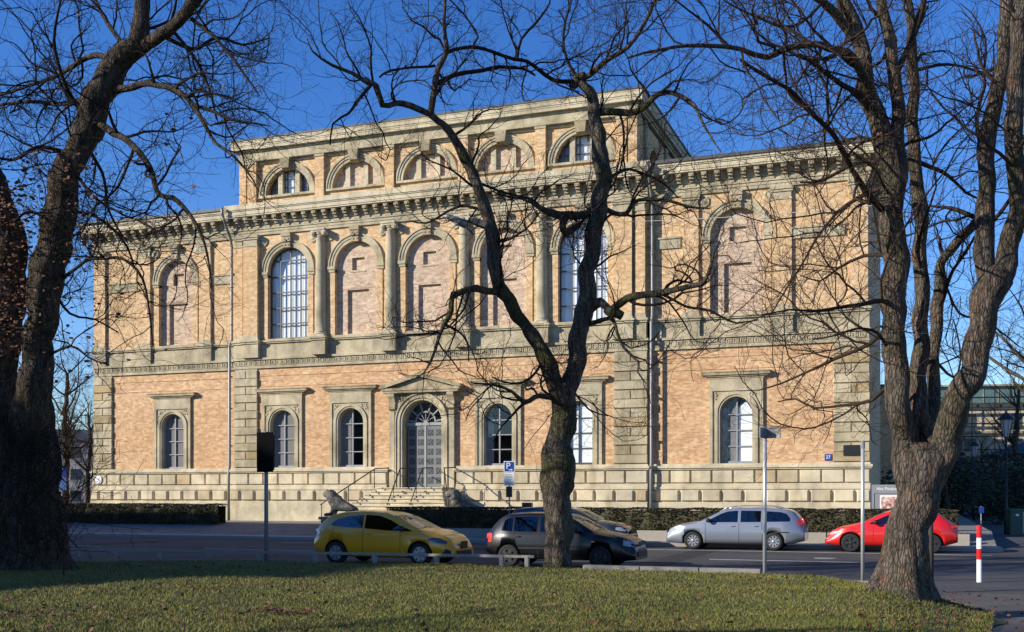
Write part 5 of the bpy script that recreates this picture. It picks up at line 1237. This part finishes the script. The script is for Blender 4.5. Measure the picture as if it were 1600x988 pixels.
br = [
 ([(180,142,-.4),(200,138,-.6),(223,132,-.8),(263,137,-1.2),(299,162,-1.6),(324,202,-1.9),(339,223,-2),(374,253,-2.3),(400,290,-2.5)], [13,11,10,9,8,6,5,4,2]),
 ([(300,162,-1.6),(349,182,-2.1),(385,192,-2.4),(420,197,-2.6)], [6,5,4,2]),
 ([(150,195,-.4),(178,208,-.7),(202,223,-1),(233,263,-1.5),(247,304,-1.7),(270,308,-1.9),(290,325,-2.1),(314,364,-2.4),(324,400,-2.5),(330,450,-2.6)], [12,11,10,9,8,8,7,5,4,2]),
 ([(150,162,0),(120,158,.6),(91,162,1),(40,160,1.5),(-10,166,2)], [9,8,7,5,4]),
 ([(175,95,0),(147,86,.5),(120,100,.9),(91,116,1.3),(45,135,1.8),(-10,152,2.2)], [10,9,8,7,5,4]),
 ([(300,30,-1),(334,56,-1.4),(364,91,-1.8),(385,120,-2),(405,150,-2.2)], [8,6,5,4,2]),
 ([(95,440,0),(110,425,-.4),(142,405,-.9),(192,405,-1.4),(222,435,-1.7),(235,490,-1.9),(238,540,-2)], [7,6,5,5,4,3,2]),
 ([(100,330,0),(150,340,.8),(190,370,1.4),(210,420,1.8)], [6,5,4,2]),
 ([(130,220,0),(160,270,.9),(170,330,1.5),(200,380,2)], [6,5,4,2]),
 ([(110,240,0),(60,230,-.8),(20,250,-1.4),(-20,240,-2)], [7,6,5,4]),
 ([(135,190,0),(100,130,-.6),(85,60,-1),(95,0,-1.3)], [8,6,5,3]),
 ([(90,350,0),(50,330,-.6),(20,350,-1.1)], [6,5,3]),
 ([(200,80,0),(170,40,.5),(150,0,.9),(140,-30,1.1)], [9,7,5,4]),
 ([(255,56,-.8),(300,75,-.3),(340,60,.3),(380,70,.8),(420,60,1.2)], [7,6,5,4,2]),
 ([(268,45,-.8),(310,100,-.6),(330,150,-.4),(340,190,-.2)], [6,5,4,2]),
 ([(104,250,0),(140,300,-.7),(180,330,-1.3),(215,345,-1.7),(260,370,-2)], [6,5,4,3,2]),
 ([(75,440,0),(110,490,.8),(150,500,1.4),(185,520,1.8)], [5,4,3,2]),
 ([(70,560,0),(110,540,-.6),(140,560,-1),(170,570,-1.3)], [5,4,3,2]),
]
for pts, w_ in br: T.px(pts, w=w_, dens=2.8, droop=.03)
# epicormic shoots at the foot
for k in range(46):
    rr = T.r; q = P(rr.uniform(10,125), rr.uniform(700,885), D2-.6-rr.random()*.6); T.limb([q, q+Vector((rr.gauss(0,.35),rr.gauss(0,.35),rr.uniform(.2,.8))), q+Vector((rr.gauss(0,.8),rr.gauss(0,.5),rr.uniform(.3,1.3)))], [.014,.009,.004], dens=3, ln=.5, maxlvl=2)
e = T.finish('old_tree', 'old dark twin trunked tree with a few brown leaves at the left edge', M['bark_left'], M['twig'])
m = MB(); rr = random.Random(9); o = T.o; good = []
for q in T.tips:
    v = q-CAM; dz = v.dot(FWD); px = 800+F*v.dot(RGT)/dz; py = HOR-F*v.z/dz
    pr = .012
    if px < 150 and 230 < py < 600: pr = .55
    elif px < 260 and 330 < py < 620: pr = .10
    elif px < 260 and py < 300: pr = .03
    if rr.random() < pr: good.append(q)
for k in range(260): good.append(P(rr.gauss(35,38), rr.uniform(270,600), D2+rr.gauss(-.2,.6)))
for k in range(750): good.append(P(rr.gauss(14,17), rr.uniform(290,560), D2+rr.gauss(-.35,.5)))
for q in good:
    s = rr.uniform(.025,.06); mt = Matrix.Rotation(rr.uniform(0,6.28),3,'Z') @ Matrix.Rotation(rr.uniform(0,3.1),3,'X'); q = q-o
    m.add([q + mt @ Vector(t)*s for t in ((-1,0,0),(-.3,-.6,.15),(.7,-.5,0),(1.1,.1,.3),(.4,.6,.1),(-.5,.5,.2))], [(0,1,2,3,4,5)])
m.build('leaves', M['leaf_brown'], e)
# sapling in front
q = P(320, 905, 20.5)
q = P(100, 900, 21.5); T = Tree((q.x,q.y,lawn_z(q.x,q.y)), 51, 21.5)
T.px([(99,905),(102,850),(106,800),(118,770),(130,740)], w=[3,2.6,2.2,1.6,1], dens=4, ln=.5)
T.finish('sapling', 'thin leafless sapling beside the old twin trunks', M['twig'], M['rail'] if False else M['twig_brown'])

# --- generic bare trees for the distance and outside the frame
def rtree(seed, h, name, label, loc, group=None, bark='bark_left', scale=1, dens=(.9,1.6,3)):
    T = Tree((0,0,0), seed, 1); r = T.r; tr = [Vector((0,0,-.2))]
    for i in range(7): tr.append(tr[-1]+Vector((r.gauss(0,.12),r.gauss(0,.12),h*.11)))
    rad = [h*.022*(1-.09*i) for i in range(8)]; T.limb(tr, rad, n=10, spawn=False)
    for i in range(14):
        k = r.randint(3,7); p = tr[k]; a = r.uniform(0,6.28); up = r.uniform(.5,1.6); L = h*r.uniform(.22,.42); pts = [p]; cur = Vector((math.cos(a),math.sin(a),up)).normalized()
        for j in range(5): cur += Vector((r.gauss(0,.16),r.gauss(0,.16),.05)); cur.normalize(); pts.append(pts[-1]+cur*L/5)
        T.limb(pts, [rad[k]*.5*(1-.16*j) for j in range(6)], n=7, dens=dens[0], ln=h*.14, maxlvl=3)
    e = T.finish(name, label, M[bark], M['twig'], group=group); e.location = loc; return e
q = P(105,790,75); t1 = rtree(61, 13.5, 'background_tree', 'bare tree with spreading crown beyond the left corner of the museum', (q.x,q.y,0), 'bare trees in the distance', dens=(1.6,1.6,3))
def cp(o, loc, rz, sc_, label):
    c = copy_tree(o); c.location = loc; c.rotation_euler[2] = rz; c.scale = (sc_,)*3; c['label'] = label; return c
q = P(70,790,95); cp(t1, (q.x,q.y,0), 2, 1.1, 'hazy bare tree between the left trunks and the museum corner')
q = P(135,790,110); cp(t1, (q.x,q.y,0), 4, .95, 'farthest bare tree showing just left of the museum corner')
q = P(1590,790,90); t2 = rtree(62, 14, 'background_tree', 'brown bare tree in front of the distant office block at the right edge', (q.x,q.y,0), 'bare trees in the distance', 'bark_mid')
q = P(1478,790,60); cp(t2, (q.x,q.y,0), 1, .5, 'small bare tree seen between the stems of the right tree')
q = P(1535,790,120); cp(t2, (q.x,q.y,0), 3, .7, 'bare tree behind the middle lantern lamp')
q = P(1500,790,105); cp(t2, (q.x,q.y,0), 2.2, .62, 'bare tree just left of the middle lantern lamp')
q = P(1560,790,100); cp(t2, (q.x,q.y,0), 4.2, .55, 'small bare tree between the middle lamp and the tall lamp')
q = P(1640,790,40); cp(t2, (q.x,q.y,0), 5, .95, 'tall bare tree at the right edge whose twigs cross the sky')
# trees outside the frame on the left, whose shade falls on the street
cp(t1, (13.5,-43.5,.2), 1.3, 1.05, 'tall bare tree on the lawn outside the left edge'); cp(t1, (27.9,-47.3,.2), 3.1, .9, 'bare tree on the lawn near the photographer\'s left')

# evergreen bushes at right distance
def bush(px, D, w_, h, label, seed, mat='leaf_dark', n=2600, group='dark bushes along the side road'):
    rr = random.Random(seed); q = P(px, 790, D); e = empty('bush', (q.x,q.y,0), 0, label, 'bush', group); m = MB()
    cl = [(rr.gauss(0,w_*.28), rr.gauss(0,w_*.28), rr.uniform(.15,.8)*h, rr.uniform(.16,.30)*min(w_,h)) for _ in range(22)]
    for i in range(n):
        c = rr.choice(cl); d = Vector((rr.gauss(0,1),rr.gauss(0,1),rr.gauss(0,1))).normalized()*c[3]*rr.uniform(.6,1.05); p = Vector((c[0],c[1],c[2]))+d; p.z = max(.03,p.z); s = rr.uniform(.08,.22)
        mt = Matrix.Rotation(rr.uniform(0,6.28),3,'Z') @ Matrix.Rotation(rr.uniform(0,3.1),3,'X')
        m.add([p + mt @ Vector(t)*s for t in ((-1,0,0),(0,-.5,.1),(1,0,0),(0,.5,.1))], [(0,1,2,3)])
    m.build('foliage', M[mat], e)
    m = MB()
    for c in cl[:12]: m.tube([(c[0]*.2,c[1]*.2,0),(c[0]*.7,c[1]*.7,c[2]*.5),(c[0],c[1],c[2])], [.07,.05,.02], 5)
    m.build('stems', M['twig'], e)
bush(1492,92,6,5.6,'broad dark evergreen bush left of the middle lamp',1)
bush(1535,98,8,4.8,'dark evergreen bush directly behind the middle lamp',2)
bush(1590,88,7,4.6,'low dark evergreen bush right of the tall lamp',3)
bush(1455,80,5,5.0,'dark bush hidden partly by the right tree trunk',4)
bush(1570,112,10,6.5,'brownish tall shrub below the distant office block',6,'leaf_green',3000)
bush(1615,70,6,5,'dark bush cut by the right edge of the picture',7)

# ---------------------------------------------------------------- other buildings
M['render_tan'] = simple('tan_render', (.55,.46,.33), .9, scale=.6); M['tealglass'] = simple('green_glass_band', (.10,.17,.16), .25); M['farwin'] = simple('dark_far_window', (.05,.06,.07), .3)
def block(name, loc, rz, w_, d, h, label, mat, floors, win_w=1.4, bay=3.2, extra=None, group=None, roof=M['roof'], ridge=2.2):
    e = empty(name, loc, rz, label, 'building', group)
    m = MB(); m.box(-w_/2,w_/2,0,d,0,h); m.build('wall', mat, e, True)
    m = MB(); m.box(-w_/2-.4,w_/2+.4,-.4,d+.4,h,h+.35); m.add([(-w_/2-.3,-.3,h+.35),(w_/2+.3,-.3,h+.35),(w_/2+.3,d+.3,h+.35),(-w_/2-.3,d+.3,h+.35),(-w_/2+3,d/2,h+ridge),(w_/2-3,d/2,h+ridge)], [(0,1,5,4),(1,2,5),(2,3,4,5),(3,0,4)]); m.build('roof', roof, e, True)
    nb = int(w_/bay); fh = h/floors
    for f in range(floors):
        for i in range(nb):
            if nb*floors > 100 and (i+f) % 2: continue
            cx = -w_/2 + (i+.5)*w_/nb; z = f*fh+.9
            m = MB(); m.box(cx-win_w/2,cx+win_w/2,-.03,.001,z,z+fh*.5); wi = m.build('window', M['farwin'], e, True)
            m = MB(); m.box(cx-win_w/2-.1,cx+win_w/2+.1,-.12,.0,z-.12,z-.002); m.build('sill', M['kerb'], wi, True)
    if extra: extra(e)
    return e
def office(e):
    for z in (3.5,7,10.5):
        m = MB(); m.box(-45,45,-.35,-.001,z-.15,z+.15); m.build('floor_band', M['stone_dark'], e, True)
    m = MB()
    for i in range(31): m.box(-45+3*i-.06,-45+3*i+.06,-.9,-.78,0,16.5)
    for k in range(9): m.box(-45,45,-.93,-.88,1.8*k+.9,1.8*k+.98); m.box(-45,45,-.88,-.40,1.8*k+.84,1.8*k+.90)
    m.build('scaffold', M['iron'], e, True)
    m = MB(); m.box(-44,44,1.2,12,14.4,17.0); m.build('glass_storey', M['tealglass'], e, True)
    m = MB()
    for i in range(45): m.box(-44+2*i-.05,-44+2*i+.05,1.12,1.199,14.4,17.0)
    m.box(-44.5,44.5,.7,12.5,17.0,17.25); m.build('glazing_bars', M['stone_dark'], e, True)
q = P(1660, 772, 150)
block('office_block', (q.x,q.y,0), cam.rotation_euler[2]-.16, 90, 14, 14, 'distant tan office block behind scaffolding with a green glass top storey', M['render_tan'], 4, 1.6, 6, office)
q = P(1640, 772, 118); block('gabled_house', (q.x+3,q.y,0), cam.rotation_euler[2]+.3, 10, 8, 6.0, 'pale yellow house with sloping roof in front of the scaffolded block', M['render_tan'], 2, 1.1, 3)
q = P(60, 772, 150); block('pale_house', (q.x,q.y,0), cam.rotation_euler[2]+.2, 26, 12, 9, 'pale distant house glimpsed low between the left trees', simple('pale_render',(.5,.46,.40),.9), 3)
block('shade_house', (-25,-60,0), 0, 40, 26, 19.2, 'tall pale house added outside the left edge to shade the street', M['render_tan'], 5, ridge=.6)  # invented house out of view, sized so its shadow covers the street
block('shade_pavilion', (5.4,-57.5,0), R(-15.6), 15, 24, 6.4, 'low flat pavilion added outside the left edge to shade the lawn and yellow car', M['render_tan'], 2, ridge=.5)  # added out of view, turned so its shadow edge crosses lawn and yellow car
